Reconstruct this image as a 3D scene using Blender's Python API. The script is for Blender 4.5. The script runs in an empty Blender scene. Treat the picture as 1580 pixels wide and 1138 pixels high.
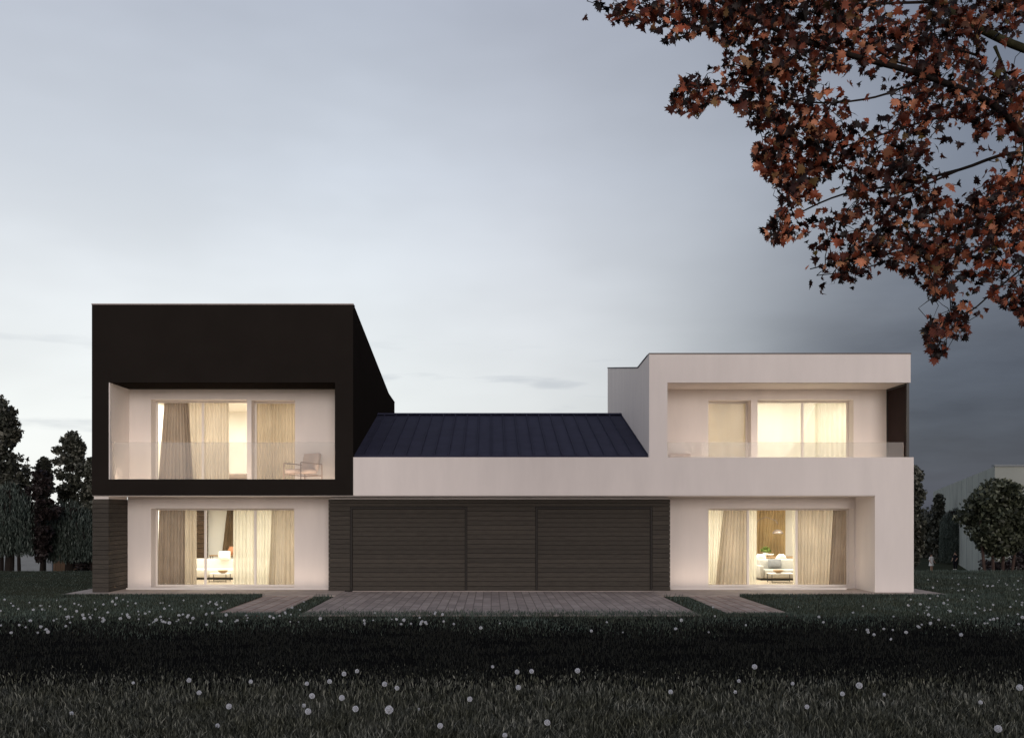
import bpy, bmesh, math, random
import numpy as np
from mathutils import Vector, Matrix
random.seed(7)
rng = np.random.default_rng(11)
sc = bpy.context.scene
COL = sc.collection
R = math.radians

# camera model: eye 28 m before the front plane, 2.3 m up
EYE = 28.0; CH = 2.3; F = 1484.0; VX = 758.0; VY = 793.0
def k_at(d): return (EYE + d) / F
def PX(px, d=0.0): return (px - VX) * k_at(d)
def PZ(py, d=0.0): return CH + (VY - py) * k_at(d)
def P3(px, py, dist): return Vector(((px - VX) / F * dist, dist - EYE, CH + (VY - py) / F * dist))

def s2l(c):
    return tuple(((v / 255.0) / 12.92 if v / 255.0 <= 0.04045 else ((v / 255.0 + 0.055) / 1.055) ** 2.4) for v in c)

# ------------------------------------------------------------------ mesh builder
class MB:
    def __init__(s): s.v = []; s.f = []
    def add(s, vs, fs):
        o = len(s.v); s.v += [tuple(p) for p in vs]; s.f += [tuple(i + o for i in f) for f in fs]; return s
    def box(s, x0, x1, y0, y1, z0, z1):
        return s.add([(x0,y0,z0),(x1,y0,z0),(x1,y1,z0),(x0,y1,z0),(x0,y0,z1),(x1,y0,z1),(x1,y1,z1),(x0,y1,z1)],
                     [(0,3,2,1),(4,5,6,7),(0,1,5,4),(1,2,6,5),(2,3,7,6),(3,0,4,7)])
    def prism_x(s, poly, x0, x1):          # poly of (y,z)
        n = len(poly)
        vs = [(x0, y, z) for y, z in poly] + [(x1, y, z) for y, z in poly]
        fs = [tuple(range(n)), tuple(range(2*n-1, n-1, -1))] + [(i, i+n, (i+1) % n + n, (i+1) % n) for i in range(n)]
        return s.add(vs, fs)
    def prism_y(s, poly, y0, y1):          # poly of (x,z)
        n = len(poly)
        vs = [(x, y0, z) for x, z in poly] + [(x, y1, z) for x, z in poly]
        fs = [tuple(range(n)), tuple(range(2*n-1, n-1, -1))] + [(i, i+n, (i+1) % n + n, (i+1) % n) for i in range(n)]
        return s.add(vs, fs)
    def holed(s, x0, x1, z0, z1, holes, y0, y1):   # wall in xz with full rect holes (hx0,hx1,hz0,hz1), sorted
        xs = x0
        for (a, b, c, d) in holes:
            if a > xs: s.box(xs, a, y0, y1, z0, z1)
            if c > z0: s.box(a, b, y0, y1, z0, c)
            if d < z1: s.box(a, b, y0, y1, d, z1)
            xs = b
        if xs < x1: s.box(xs, x1, y0, y1, z0, z1)
        return s
    def tube(s, pts, rad, n=8, cap=True):
        pts = [Vector(p) for p in pts]
        if not hasattr(rad, '__len__'): rad = [rad] * len(pts)
        o = len(s.v); up = Vector((0.13, 0.31, 1)).normalized(); a = None
        for i, p in enumerate(pts):
            t = (pts[min(i+1, len(pts)-1)] - pts[max(i-1, 0)])
            t = t.normalized() if t.length > 1e-9 else Vector((0, 0, 1))
            if a is None:
                a = t.cross(up)
                if a.length < 1e-3: a = t.cross(Vector((1, 0, 0)))
            a = (a - t * a.dot(t)).normalized(); b = t.cross(a)
            for j in range(n):
                w = 2 * math.pi * j / n
                s.v.append(tuple(p + (a * math.cos(w) + b * math.sin(w)) * rad[i]))
        for i in range(len(pts) - 1):
            for j in range(n):
                q = o + i * n
                s.f.append((q + j, q + (j+1) % n, q + n + (j+1) % n, q + n + j))
        if cap:
            s.f.append(tuple(o + j for j in reversed(range(n))))
            q = o + (len(pts) - 1) * n
            s.f.append(tuple(q + j for j in range(n)))
        return s
    def lathe(s, prof, c, n=20, sx=1, sy=1):      # prof of (r,z)
        o = len(s.v)
        for r, z in prof:
            for j in range(n):
                w = 2 * math.pi * j / n
                s.v.append((c[0] + r * math.cos(w) * sx, c[1] + r * math.sin(w) * sy, c[2] + z))
        for i in range(len(prof) - 1):
            for j in range(n):
                q = o + i * n
                s.f.append((q + j, q + (j+1) % n, q + n + (j+1) % n, q + n + j))
        return s
    def build(s, name, mat, parent=None, smooth=False, bevel=0.0):
        me = bpy.data.meshes.new(name)
        off = Vector(parent['_o']) if (parent is not None and '_o' in parent) else Vector((0, 0, 0))
        me.from_pydata([(x - off.x, y - off.y, z - off.z) for x, y, z in s.v], [], s.f)
        me.materials.append(mat)
        if smooth: me.polygons.foreach_set('use_smooth', [True] * len(me.polygons))
        me.update()
        o = bpy.data.objects.new(name, me); COL.objects.link(o)
        if parent is not None:
            o.parent = parent
            if '_o' in parent: o['_o'] = list(off)
        if bevel:
            m = o.modifiers.new('bevel', 'BEVEL'); m.width = bevel; m.segments = 2; m.limit_method = 'ANGLE'
        return o

def tag(o, label=None, cat=None, group=None, kind=None):
    if label: o['label'] = label
    if cat: o['category'] = cat
    if group: o['group'] = group
    if kind: o['kind'] = kind
    return o
def empty(name, loc, label, cat, group=None):
    o = bpy.data.objects.new(name, None); COL.objects.link(o); o.location = loc
    o.empty_display_size = 0.2
    o['_o'] = list(loc); return tag(o, label, cat, group)
def copy_tree(o, parent=None):
    c = o.copy(); COL.objects.link(c); c.parent = parent
    for ch in list(o.children): copy_tree(ch, c)
    return c
def np_mesh(name, V, Fc, mat, parent=None, nper=4, smooth=False):
    me = bpy.data.meshes.new(name)
    nv = len(V); nf = len(Fc)
    if parent is not None and '_o' in parent: V = V - np.array(list(parent['_o']))
    me.vertices.add(nv); me.vertices.foreach_set('co', V.astype(np.float32).ravel())
    me.loops.add(nf * nper); me.loops.foreach_set('vertex_index', Fc.astype(np.int32).ravel())
    me.polygons.add(nf); me.polygons.foreach_set('loop_start', np.arange(0, nf * nper, nper, dtype=np.int32))
    me.update(calc_edges=True); me.materials.append(mat)
    if smooth: me.polygons.foreach_set('use_smooth', np.ones(nf, dtype=bool))
    o = bpy.data.objects.new(name, me); COL.objects.link(o)
    if parent is not None: o.parent = parent
    return o

# ------------------------------------------------------------------ materials
def newmat(name):
    m = bpy.data.materials.new(name); m.use_nodes = True
    nt = m.node_tree; nt.nodes.clear()
    out = nt.nodes.new('ShaderNodeOutputMaterial')
    return m, nt, out
def noise(nt, scale, detail=6, rough=0.6, coord=None, stretch=None):
    n = nt.nodes.new('ShaderNodeTexNoise'); n.inputs['Scale'].default_value = scale
    n.inputs['Detail'].default_value = detail; n.inputs['Roughness'].default_value = rough
    tc = nt.nodes.new('ShaderNodeTexCoord')
    src = tc.outputs['Object']
    if stretch:
        mp = nt.nodes.new('ShaderNodeMapping'); mp.inputs['Scale'].default_value = stretch
        nt.links.new(src, mp.inputs['Vector']); src = mp.outputs['Vector']
    nt.links.new(src, n.inputs['Vector'])
    return n
def ramp(nt, fac, stops, interp='LINEAR'):
    r = nt.nodes.new('ShaderNodeValToRGB'); cr = r.color_ramp; cr.interpolation = interp
    while len(cr.elements) < len(stops): cr.elements.new(0.5)
    for e, (p, c) in zip(cr.elements, stops):
        e.position = p; e.color = (*c, 1) if len(c) == 3 else c
    nt.links.new(fac, r.inputs['Fac']); return r
def stdmat(name, c, rough=0.7, spec=0.3, var=0.12, scale=3.0, bump=0.0, bscale=60, metal=0.0, stretch=None):
    m, nt, out = newmat(name)
    b = nt.nodes.new('ShaderNodeBsdfPrincipled')
    n = noise(nt, scale, stretch=stretch)
    lo = tuple(v * (1 - var) for v in c); hi = tuple(min(1, v * (1 + var)) for v in c)
    r = ramp(nt, n.outputs['Fac'], [(0.3, lo), (0.7, hi)])
    nt.links.new(r.outputs['Color'], b.inputs['Base Color'])
    b.inputs['Roughness'].default_value = rough; b.inputs['Specular IOR Level'].default_value = spec
    b.inputs['Metallic'].default_value = metal
    if bump:
        n2 = noise(nt, bscale, 4, 0.6, stretch=stretch); bp = nt.nodes.new('ShaderNodeBump')
        bp.inputs['Strength'].default_value = bump; bp.inputs['Distance'].default_value = 0.01
        nt.links.new(n2.outputs['Fac'], bp.inputs['Height']); nt.links.new(bp.outputs['Normal'], b.inputs['Normal'])
    nt.links.new(b.outputs['BSDF'], out.inputs['Surface'])
    return m
def fabric(name, c, sheer=0.0, transl=0.5, var=0.1):
    m, nt, out = newmat(name)
    d = nt.nodes.new('ShaderNodeBsdfDiffuse'); t = nt.nodes.new('ShaderNodeBsdfTranslucent')
    n = noise(nt, 2.2, 5, 0.6, stretch=(1, 1, 0.6))
    r = ramp(nt, n.outputs['Fac'], [(0.3, tuple(v*(1-var) for v in c)), (0.7, tuple(min(1, v*(1+var)) for v in c))])
    nt.links.new(r.outputs['Color'], d.inputs['Color']); nt.links.new(r.outputs['Color'], t.inputs['Color'])
    mx = nt.nodes.new('ShaderNodeMixShader'); mx.inputs['Fac'].default_value = transl
    nt.links.new(d.outputs[0], mx.inputs[1]); nt.links.new(t.outputs[0], mx.inputs[2])
    last = mx
    if sheer:
        tr = nt.nodes.new('ShaderNodeBsdfTransparent'); m2 = nt.nodes.new('ShaderNodeMixShader')
        m2.inputs['Fac'].default_value = sheer
        nt.links.new(mx.outputs[0], m2.inputs[1]); nt.links.new(tr.outputs[0], m2.inputs[2]); last = m2
    nt.links.new(last.outputs[0], out.inputs['Surface'])
    return m
def glassmat(name, tint=(0.95, 0.97, 0.96), veil=0.0, ior=1.35, veilcol=(0.8, 0.75, 0.7)):
    m, nt, out = newmat(name)
    tr = nt.nodes.new('ShaderNodeBsdfTransparent'); tr.inputs['Color'].default_value = (*tint, 1)
    g = nt.nodes.new('ShaderNodeBsdfGlossy'); g.inputs['Roughness'].default_value = 0.015
    fr = nt.nodes.new('ShaderNodeFresnel'); fr.inputs['IOR'].default_value = ior
    mx = nt.nodes.new('ShaderNodeMixShader')
    nt.links.new(fr.outputs[0], mx.inputs['Fac']); nt.links.new(tr.outputs[0], mx.inputs[1]); nt.links.new(g.outputs[0], mx.inputs[2])
    last = mx
    if veil:
        d = nt.nodes.new('ShaderNodeBsdfDiffuse'); d.inputs['Color'].default_value = (*veilcol, 1)
        m2 = nt.nodes.new('ShaderNodeMixShader'); m2.inputs['Fac'].default_value = veil
        nt.links.new(mx.outputs[0], m2.inputs[1]); nt.links.new(d.outputs[0], m2.inputs[2]); last = m2
    nt.links.new(last.outputs[0], out.inputs['Surface'])
    return m
def foliage(name, stops, transl=0.3, rough=0.5, patch=None):
    m, nt, out = newmat(name)
    g = nt.nodes.new('ShaderNodeNewGeometry')
    r = ramp(nt, g.outputs['Random Per Island'], stops)
    col = r.outputs['Color']
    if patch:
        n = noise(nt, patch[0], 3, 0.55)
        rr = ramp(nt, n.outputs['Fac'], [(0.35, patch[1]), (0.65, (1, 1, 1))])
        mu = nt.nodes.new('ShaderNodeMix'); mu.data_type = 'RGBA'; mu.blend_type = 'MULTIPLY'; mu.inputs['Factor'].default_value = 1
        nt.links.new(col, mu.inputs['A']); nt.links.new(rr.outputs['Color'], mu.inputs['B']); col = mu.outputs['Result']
    b = nt.nodes.new('ShaderNodeBsdfPrincipled'); b.inputs['Roughness'].default_value = rough
    b.inputs['Specular IOR Level'].default_value = 0.3
    t = nt.nodes.new('ShaderNodeBsdfTranslucent')
    nt.links.new(col, b.inputs['Base Color']); nt.links.new(col, t.inputs['Color'])
    mx = nt.nodes.new('ShaderNodeMixShader'); mx.inputs['Fac'].default_value = transl
    nt.links.new(b.outputs[0], mx.inputs[1]); nt.links.new(t.outputs[0], mx.inputs[2])
    nt.links.new(mx.outputs[0], out.inputs['Surface'])
    return m
def emis(name, c, s):
    m, nt, out = newmat(name); e = nt.nodes.new('ShaderNodeEmission')
    e.inputs['Color'].default_value = (*c, 1); e.inputs['Strength'].default_value = s
    nt.links.new(e.outputs[0], out.inputs['Surface']); return m

M = {}
M['white'] = stdmat('white_render', (0.745, 0.69, 0.655), 0.85, 0.2, 0.045, 1.1, 0.12, 60, stretch=(1.6, 1.6, .35))
M['black'] = stdmat('black_render', (0.0185, 0.0155, 0.0137), 0.95, 0.0, 0.08, 1.0, 0.15, 120)
M['interior'] = stdmat('interior_plaster', (0.78, 0.75, 0.69), 0.8, 0.2, 0.03, 1.5)
M['ifloor'] = stdmat('interior_floor', (0.42, 0.34, 0.25), 0.35, 0.5, 0.12, 4, stretch=(1, 8, 1))
M['boards'] = stdmat('dark_timber', (0.059, 0.052, 0.044), 0.85, 0.12, 0.22, 9, 0.5, 40, stretch=(0.35, 0.35, 5))
_nt = M['boards'].node_tree; _b = [q for q in _nt.nodes if q.type == 'BSDF_PRINCIPLED'][0]; _l = _b.inputs['Base Color'].links[0].from_socket
_g = _nt.nodes.new('ShaderNodeNewGeometry'); _r = ramp(_nt, _g.outputs['Random Per Island'], [(0, (.88, .89, .90)), (1, (1.12, 1.12, 1.12))])
_m = _nt.nodes.new('ShaderNodeMix'); _m.data_type = 'RGBA'; _m.blend_type = 'MULTIPLY'; _m.inputs['Factor'].default_value = 1
_nt.links.new(_l, _m.inputs['A']); _nt.links.new(_r.outputs['Color'], _m.inputs['B']); _nt.links.new(_m.outputs['Result'], _b.inputs['Base Color'])
M['boardcore'] = stdmat('dark_core', (0.010, 0.009, 0.008), 0.9, 0.1)
M['doorframe'] = stdmat('door_trim', (0.014, 0.011, 0.009), 0.6, 0.3)
M['roof'] = stdmat('navy_metal_roof', (0.033, 0.033, 0.056), 0.75, 0.10, 0.15, 2.0, 0.15, 8)
M['coping'] = stdmat('pale_metal', (0.35, 0.30, 0.28), 0.5, 0.4)
M['coping2'] = stdmat('brown_metal', (0.07, 0.05, 0.045), 0.5, 0.4)
M['frame'] = stdmat('window_frame', (0.72, 0.67, 0.62), 0.5, 0.4, 0.03)
M['screen'] = stdmat('dark_screen', (0.030, 0.020, 0.019), 0.8, 0.05)
M['blackmetal'] = stdmat('black_metal', (0.012, 0.012, 0.012), 0.45, 0.5)
M['paving'] = stdmat('patio_stone', (0.40, 0.34, 0.30), 0.8, 0.3, 0.2, 2.5, 0.3, 30)
M['concrete'] = stdmat('grey_panels', (0.27, 0.29, 0.27), 0.85, 0.2, 0.1, 0.3)
M['gwall'] = stdmat('garden_wall_grey', (0.20, 0.22, 0.235), 0.85, 0.2, 0.12, 0.8, stretch=(1, 1, 6))
M['fence'] = stdmat('brown_fence', (0.085, 0.055, 0.035), 0.85, 0.2, 0.3, 3, stretch=(8, 1, 0.4))
M['bark'] = stdmat('bark', (0.016, 0.012, 0.010), 0.9, 0.2, 0.4, 12, 0.8, 30, stretch=(1, 1, 0.3))
M['barkred'] = stdmat('bark_red', (0.06, 0.04, 0.034), 0.9, 0.2, 0.4, 12, stretch=(1, 1, 0.3))
M['barkmoss'] = stdmat('bark_mossy', (0.035, 0.034, 0.016), 0.9, 0.2, 0.5, 6, 0.8, 30)
M['wood'] = stdmat('oak', (0.35, 0.22, 0.11), 0.5, 0.4, 0.2, 8, stretch=(1, 6, 6))
M['sofa'] = stdmat('sofa_cream', (0.72, 0.68, 0.60), 0.9, 0.1, 0.05, 10, 0.3, 200)
M['sofagrey'] = stdmat('sofa_grey', (0.42, 0.40, 0.36), 0.9, 0.1, 0.08, 12, 0.3, 200)
M['cushion'] = stdmat('cushion_grey', (0.20, 0.20, 0.20), 0.9, 0.1, 0.15, 14)
M['shell'] = stdmat('white_shell', (0.80, 0.78, 0.74), 0.4, 0.5, 0.02)
M['chairfab'] = stdmat('chair_fabric', (0.60, 0.48, 0.41), 0.9, 0.1, 0.06, 14, 0.3, 200)
M['bronze'] = stdmat('bronze_tube', (0.27, 0.19, 0.14), 0.5, 0.3, 0.1, 5)
M['terracotta'] = stdmat('terracotta', (0.45, 0.20, 0.10), 0.7, 0.3)
M['cur_dark'] = fabric('curtain_taupe', (0.37, 0.30, 0.255), 0.0, 0.38, 0.15)
M['cur_beige'] = fabric('curtain_beige', (0.60, 0.52, 0.43), 0.03, 0.50, 0.1)
M['cur_tan'] = fabric('curtain_tan', (0.50, 0.41, 0.31), 0.0, 0.30, 0.12)
M['cur_gold'] = fabric('curtain_gold', (0.50, 0.37, 0.20), 0.0, 0.3, 0.2)
M['cur_brown'] = fabric('curtain_brown', (0.20, 0.14, 0.085), 0.0, 0.3, 0.2)
M['sheer'] = fabric('sheer_cream', (0.82, 0.78, 0.68), 0.12, 0.6, 0.05)
M['glass'] = glassmat('window_glass', ior=1.17)
M['balglass'] = glassmat('balustrade_glass', (0.93, 0.93, 0.92), 0.13, 1.15, (0.95, 0.90, 0.85))
M['lampmetal'] = stdmat('lamp_shade_metal', (0.32, 0.26, 0.22), 0.35, 0.5, metal=0.5)
M['leafplant'] = foliage('pot_plant', [(0, (0.09, 0.14, 0.02)), (1, (0.22, 0.28, 0.06))])
M['puff'] = fabric('seed_fluff', (0.86, 0.88, 0.94), 0.15, 0.4, 0.05)
M['puffcore'] = stdmat('seed_core', (0.25, 0.24, 0.25), 0.9, 0.1)
M['stem'] = stdmat('dandelion_stem', (0.05, 0.06, 0.035), 0.7, 0.3)
M['skin'] = stdmat('skin', (0.45, 0.28, 0.2), 0.6, 0.3)
M['whitecloth'] = stdmat('white_cloth', (0.82, 0.80, 0.78), 0.9, 0.1)
M['darkcloth'] = stdmat('dark_cloth', (0.012, 0.012, 0.016), 0.9, 0.1)
M['hair'] = stdmat('hair_dark', (0.02, 0.014, 0.01), 0.6, 0.3)

# driveway pavers
def paver_mat(name, c, mortar, w, h):
    m, nt, out = newmat(name)
    tc = nt.nodes.new('ShaderNodeTexCoord'); mp = nt.nodes.new('ShaderNodeMapping')
    mp.inputs['Rotation'].default_value = (0, 0, math.pi / 2)
    nt.links.new(tc.outputs['Object'], mp.inputs['Vector'])
    br = nt.nodes.new('ShaderNodeTexBrick'); br.inputs['Scale'].default_value = 1.0
    br.inputs['Brick Width'].default_value = w; br.inputs['Row Height'].default_value = h
    br.inputs['Mortar Size'].default_value = 0.012; br.inputs['Bias'].default_value = 0
    br.inputs['Color1'].default_value = (*[v * 0.82 for v in c], 1); br.inputs['Color2'].default_value = (*[v * 1.15 for v in c], 1)
    br.inputs['Mortar'].default_value = (*mortar, 1)
    nt.links.new(mp.outputs[0], br.inputs['Vector'])
    n = noise(nt, 3.0, 8, 0.7)
    rr = ramp(nt, n.outputs['Fac'], [(0.3, (0.72, 0.72, 0.72)), (0.7, (1.15, 1.13, 1.1))])
    mu = nt.nodes.new('ShaderNodeMix'); mu.data_type = 'RGBA'; mu.blend_type = 'MULTIPLY'; mu.inputs['Factor'].default_value = 1
    nt.links.new(br.outputs['Color'], mu.inputs['A']); nt.links.new(rr.outputs['Color'], mu.inputs['B'])
    b = nt.nodes.new('ShaderNodeBsdfPrincipled'); b.inputs['Roughness'].default_value = 0.85; b.inputs['Specular IOR Level'].default_value = 0.2
    nt.links.new(mu.outputs['Result'], b.inputs['Base Color'])
    bp = nt.nodes.new('ShaderNodeBump'); bp.inputs['Strength'].default_value = 0.6; bp.inputs['Distance'].default_value = 0.01; bp.invert = True
    nt.links.new(br.outputs['Fac'], bp.inputs['Height']); nt.links.new(bp.outputs[0], b.inputs['Normal'])
    nt.links.new(b.outputs[0], out.inputs['Surface'])
    return m
M['paver'] = paver_mat('drive_pavers', (0.37, 0.32, 0.295), (0.20, 0.17, 0.155), 0.9, 0.22)
M['pathpaver'] = paver_mat('path_pavers', (0.42, 0.35, 0.31), (0.20, 0.07, 0.06), 0.6, 0.3)

# ------------------------------------------------------------------ world
w = bpy.data.worlds.new('World'); sc.world = w; w.use_nodes = True
nt = w.node_tree; nt.nodes.clear()
L = nt.links.new
def node(t, **kw):
    n = nt.nodes.new(t)
    for a, b in kw.items(): setattr(n, a, b)
    return n
tc = node('ShaderNodeTexCoord'); nm = node('ShaderNodeVectorMath', operation='NORMALIZE'); L(tc.outputs['Generated'], nm.inputs[0])
sx = node('ShaderNodeSeparateXYZ'); L(nm.outputs[0], sx.inputs[0])
def mr(src, a, b, c=0.0, d=1.0, smooth=True):
    n = node('ShaderNodeMapRange'); n.interpolation_type = 'SMOOTHSTEP' if smooth else 'LINEAR'
    n.inputs['From Min'].default_value = a; n.inputs['From Max'].default_value = b
    n.inputs['To Min'].default_value = c; n.inputs['To Max'].default_value = d
    L(src, n.inputs['Value']); return n.outputs['Result']
def mth(op, a, b):
    n = node('ShaderNodeMath', operation=op)
    for i, v in enumerate((a, b)):
        if isinstance(v, (int, float)): n.inputs[i].default_value = v
        else: L(v, n.inputs[i])
    return n.outputs[0]
def mixc(f, a, b, mode='MIX'):
    n = node('ShaderNodeMix', data_type='RGBA', blend_type=mode)
    if isinstance(f, (int, float)): n.inputs['Factor'].default_value = f
    else: L(f, n.inputs['Factor'])
    for s, v in (('A', a), ('B', b)):
        if isinstance(v, tuple): n.inputs[s].default_value = (*v, 1)
        else: L(v, n.inputs[s])
    return n.outputs['Result']
nx, ny, nz = sx.outputs[0], sx.outputs[1], sx.outputs[2]
def wn(scale, stretch, detail=6, rough=0.55):
    mp = node('ShaderNodeMapping'); mp.inputs['Scale'].default_value = stretch; L(nm.outputs[0], mp.inputs['Vector'])
    n = node('ShaderNodeTexNoise'); n.inputs['Scale'].default_value = scale; n.inputs['Detail'].default_value = detail
    n.inputs['Roughness'].default_value = rough; L(mp.outputs[0], n.inputs['Vector']); return n.outputs['Fac']
rp = ramp(nt, nz, [(0.0, s2l((240, 242, 240))), (0.10, s2l((235, 239, 239))), (0.20, s2l((225, 230, 234))), (0.33, s2l((204, 211, 221))), (0.46, s2l((178, 185, 198))), (0.75, s2l((120, 134, 158))), (1.0, s2l((100, 115, 142)))])
# horizontal fall of the glow: bright on the left, dull on the right
hz = mr(nx, -0.42, 0.42, 0.0, 1.0, False)
hr = ramp(nt, hz, [(0.0, (1.06, 1.05, 1.04)), (0.35, (1.03, 1.03, 1.03)), (0.55, (0.93, 0.92, 0.93)), (0.72, (0.74, 0.74, 0.76)), (1.0, (0.34, 0.36, 0.41))])
c = mixc(1.0, rp.outputs['Color'], hr.outputs['Color'], 'MULTIPLY')
# soft veils
v1 = mr(wn(2.2, (1, 1, 2.6), 4), 0.35, 0.7, 0.93, 1.06)
vv = node('ShaderNodeCombineXYZ'); [L(v1, vv.inputs[i]) for i in range(3)]
c = mixc(1.0, c, vv.outputs[0], 'MULTIPLY')
# storm bank low on the right
n2 = wn(2.6, (1, 1, 3.2), 7, 0.55)
edge = mth('ADD', nx, mth('MULTIPLY', mth('SUBTRACT', n2, 0.5), 0.22))
m1 = mr(edge, 0.12, 0.38)
low = mth('ADD', nz, mth('MULTIPLY', mth('SUBTRACT', n2, 0.5), 0.22))
m2 = mr(low, 0.05, 0.38, 1.0, 0.0)
storm = mth('MULTIPLY', m1, m2)
sc1 = ramp(nt, wn(5.0, (1, 1, 4.5), 6), [(0.3, s2l((60, 63, 77))), (0.75, s2l((84, 90, 104)))])
c = mixc(storm, c, sc1.outputs['Color'])
# small grey cloud wisps near the horizon
wf = mth('MULTIPLY', mr(wn(9.0, (0.8, 0.8, 6.0), 5, 0.5), 0.57, 0.72), mth('MULTIPLY', mr(nz, 0.05, 0.10), mr(nz, 0.12, 0.20, 1.0, 0.0)))
c = mixc(mth('MULTIPLY', mth('MULTIPLY', wf, 0.4), mth('SUBTRACT', 1.0, m1)), c, s2l((165, 172, 184)))
# the sky behind the viewer: a brighter dusk glow
back = mr(ny, 0.15, -0.85)
bk = ramp(nt, nz, [(0.0, (1.10, 0.985, 0.95)), (0.35, (0.88, 0.79, 0.79)), (0.8, (0.38, 0.38, 0.45))])
c = mixc(back, c, bk.outputs['Color'])
# below the horizon: dull ground colour
c = mixc(mr(nz, -0.02, -0.10), c, (0.02, 0.022, 0.02))
SUN_EL, SUN_AZ = 9.0, 10.0     # sun behind the viewer, to the right
sky = node('ShaderNodeTexSky'); sky.sky_type = 'NISHITA'; sky.sun_disc = False
sky.sun_elevation = R(SUN_EL); sky.sun_rotation = R(180 - SUN_AZ)
bg1 = node('ShaderNodeBackground'); L(c, bg1.inputs['Color']); bg1.inputs['Strength'].default_value = 1.0
bg2 = node('ShaderNodeBackground'); L(sky.outputs[0], bg2.inputs['Color']); bg2.inputs['Strength'].default_value = 0.006
ad = node('ShaderNodeAddShader'); L(bg1.outputs[0], ad.inputs[0]); L(bg2.outputs[0], ad.inputs[1])
wo = node('ShaderNodeOutputWorld'); L(ad.outputs[0], wo.inputs['Surface'])

sl = bpy.data.lights.new('sun', 'SUN'); sl.energy = 0.92; sl.angle = R(18); sl.color = (1.0, 0.915, 0.865)
so = bpy.data.objects.new('sun', sl); COL.objects.link(so)
sd = Vector((math.sin(R(SUN_AZ)) * math.cos(R(SUN_EL)), -math.cos(R(SUN_AZ)) * math.cos(R(SUN_EL)), math.sin(R(SUN_EL))))
so.rotation_euler = sd.to_track_quat('Z', 'Y').to_euler()

# ------------------------------------------------------------------ camera
cam = bpy.data.cameras.new('camera'); co = bpy.data.objects.new('camera', cam); COL.objects.link(co)
cam.sensor_width = 36; cam.lens = F / 1580 * 36; cam.clip_end = 3000; cam.clip_start = 0.1
cam.shift_x = (790 - VX) / 1580; cam.shift_y = (VY - 569) / 1580
co.location = (0, -EYE, CH); co.rotation_euler = (math.pi / 2, 0, 0)
sc.camera = co
sc.view_settings.view_transform = 'Standard'; sc.view_settings.look = 'None'
sc.view_settings.exposure = 0; sc.view_settings.gamma = 1
sc.cycles.max_bounces = 8; sc.cycles.transparent_max_bounces = 16
sc.cycles.diffuse_bounces = 5

# ------------------------------------------------------------------ ground
def gz(y):
    if y < 11: return 0.0
    if y < 55: return -3.0 * (1 - (1 - (y - 11) / 44.0) ** 1.6) if y < 55 else -3.0
    return -3.0
def lawn_material():
    m, nt, out = newmat('lawn_ground')
    n = noise(nt, 0.35, 5, 0.6, stretch=(1, 2.0, 1)); n2 = noise(nt, 60, 3, 0.7)
    r = ramp(nt, n.outputs['Fac'], [(0.3, (0.034, 0.044, 0.031)), (0.55, (0.058, 0.060, 0.040)), (0.75, (0.052, 0.070, 0.050))])
    r2 = ramp(nt, n2.outputs['Fac'], [(0.3, (0.5, 0.5, 0.5)), (0.7, (1.3, 1.3, 1.3))])
    mu = nt.nodes.new('ShaderNodeMix'); mu.data_type = 'RGBA'; mu.blend_type = 'MULTIPLY'; mu.inputs['Factor'].default_value = 1
    nt.links.new(r.outputs[0], mu.inputs['A']); nt.links.new(r2.outputs[0], mu.inputs['B'])
    b = nt.nodes.new('ShaderNodeBsdfDiffuse'); nt.links.new(mu.outputs['Result'], b.inputs['Color'])
    nt.links.new(b.outputs[0], out.inputs['Surface']); return m
M['lawn'] = lawn_material()
m, nt_, out_ = newmat('shade_band_ground'); n_ = noise(nt_, 6, 8, 0.7); r_ = ramp(nt_, n_.outputs['Fac'], [(0.3, (0.005, 0.005, 0.005)), (0.7, (0.013, 0.013, 0.012))])  # near black diffuse that paints a shade band into the ground colour
b_ = nt_.nodes.new('ShaderNodeBsdfDiffuse'); nt_.links.new(r_.outputs[0], b_.inputs['Color']); nt_.links.new(b_.outputs[0], out_.inputs['Surface']); M['shade_ground'] = m

xs = [-1500, -400, -150, -80, -50, -35, -25, -15, 0, 15, 25, 35, 50, 80, 150, 400, 1500]
ys = [-200, -60, -28, -10, 0, 11, 12, 13, 15, 17, 20, 24, 28, 33, 38, 44, 50, 55, 80, 150, 400, 1500]
vs = [(x, y, gz(y)) for y in ys for x in xs]; nxn = len(xs)
fs = [(j*nxn+i, j*nxn+i+1, (j+1)*nxn+i+1, (j+1)*nxn+i) for j in range(len(ys)-1) for i in range(nxn-1)]
tag(MB().add(vs, fs).build('lawn', M['lawn']), 'dark green lawn running past both sides of the house', kind='structure')
# shade band painted as a near black soil sheet, foreground earth included, with a wavering edge on the house side
def shade_edge(x): return -6.9 + 0.35 * math.sin(x * 0.31 + 0.8) + 0.12 * math.sin(x * 1.1) - 0.3 * math.exp(-((x - 3) / 5) ** 2)
e = [(-60 + 0.5 * i, shade_edge(-60 + 0.5 * i), 0.006) for i in range(241)]
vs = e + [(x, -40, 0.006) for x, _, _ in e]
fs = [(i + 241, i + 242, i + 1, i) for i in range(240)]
tag(MB().add(vs, fs).build('ground', M['shade_ground']), 'ground painted near black as a band of shade in front of the lawn', kind='structure')

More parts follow.
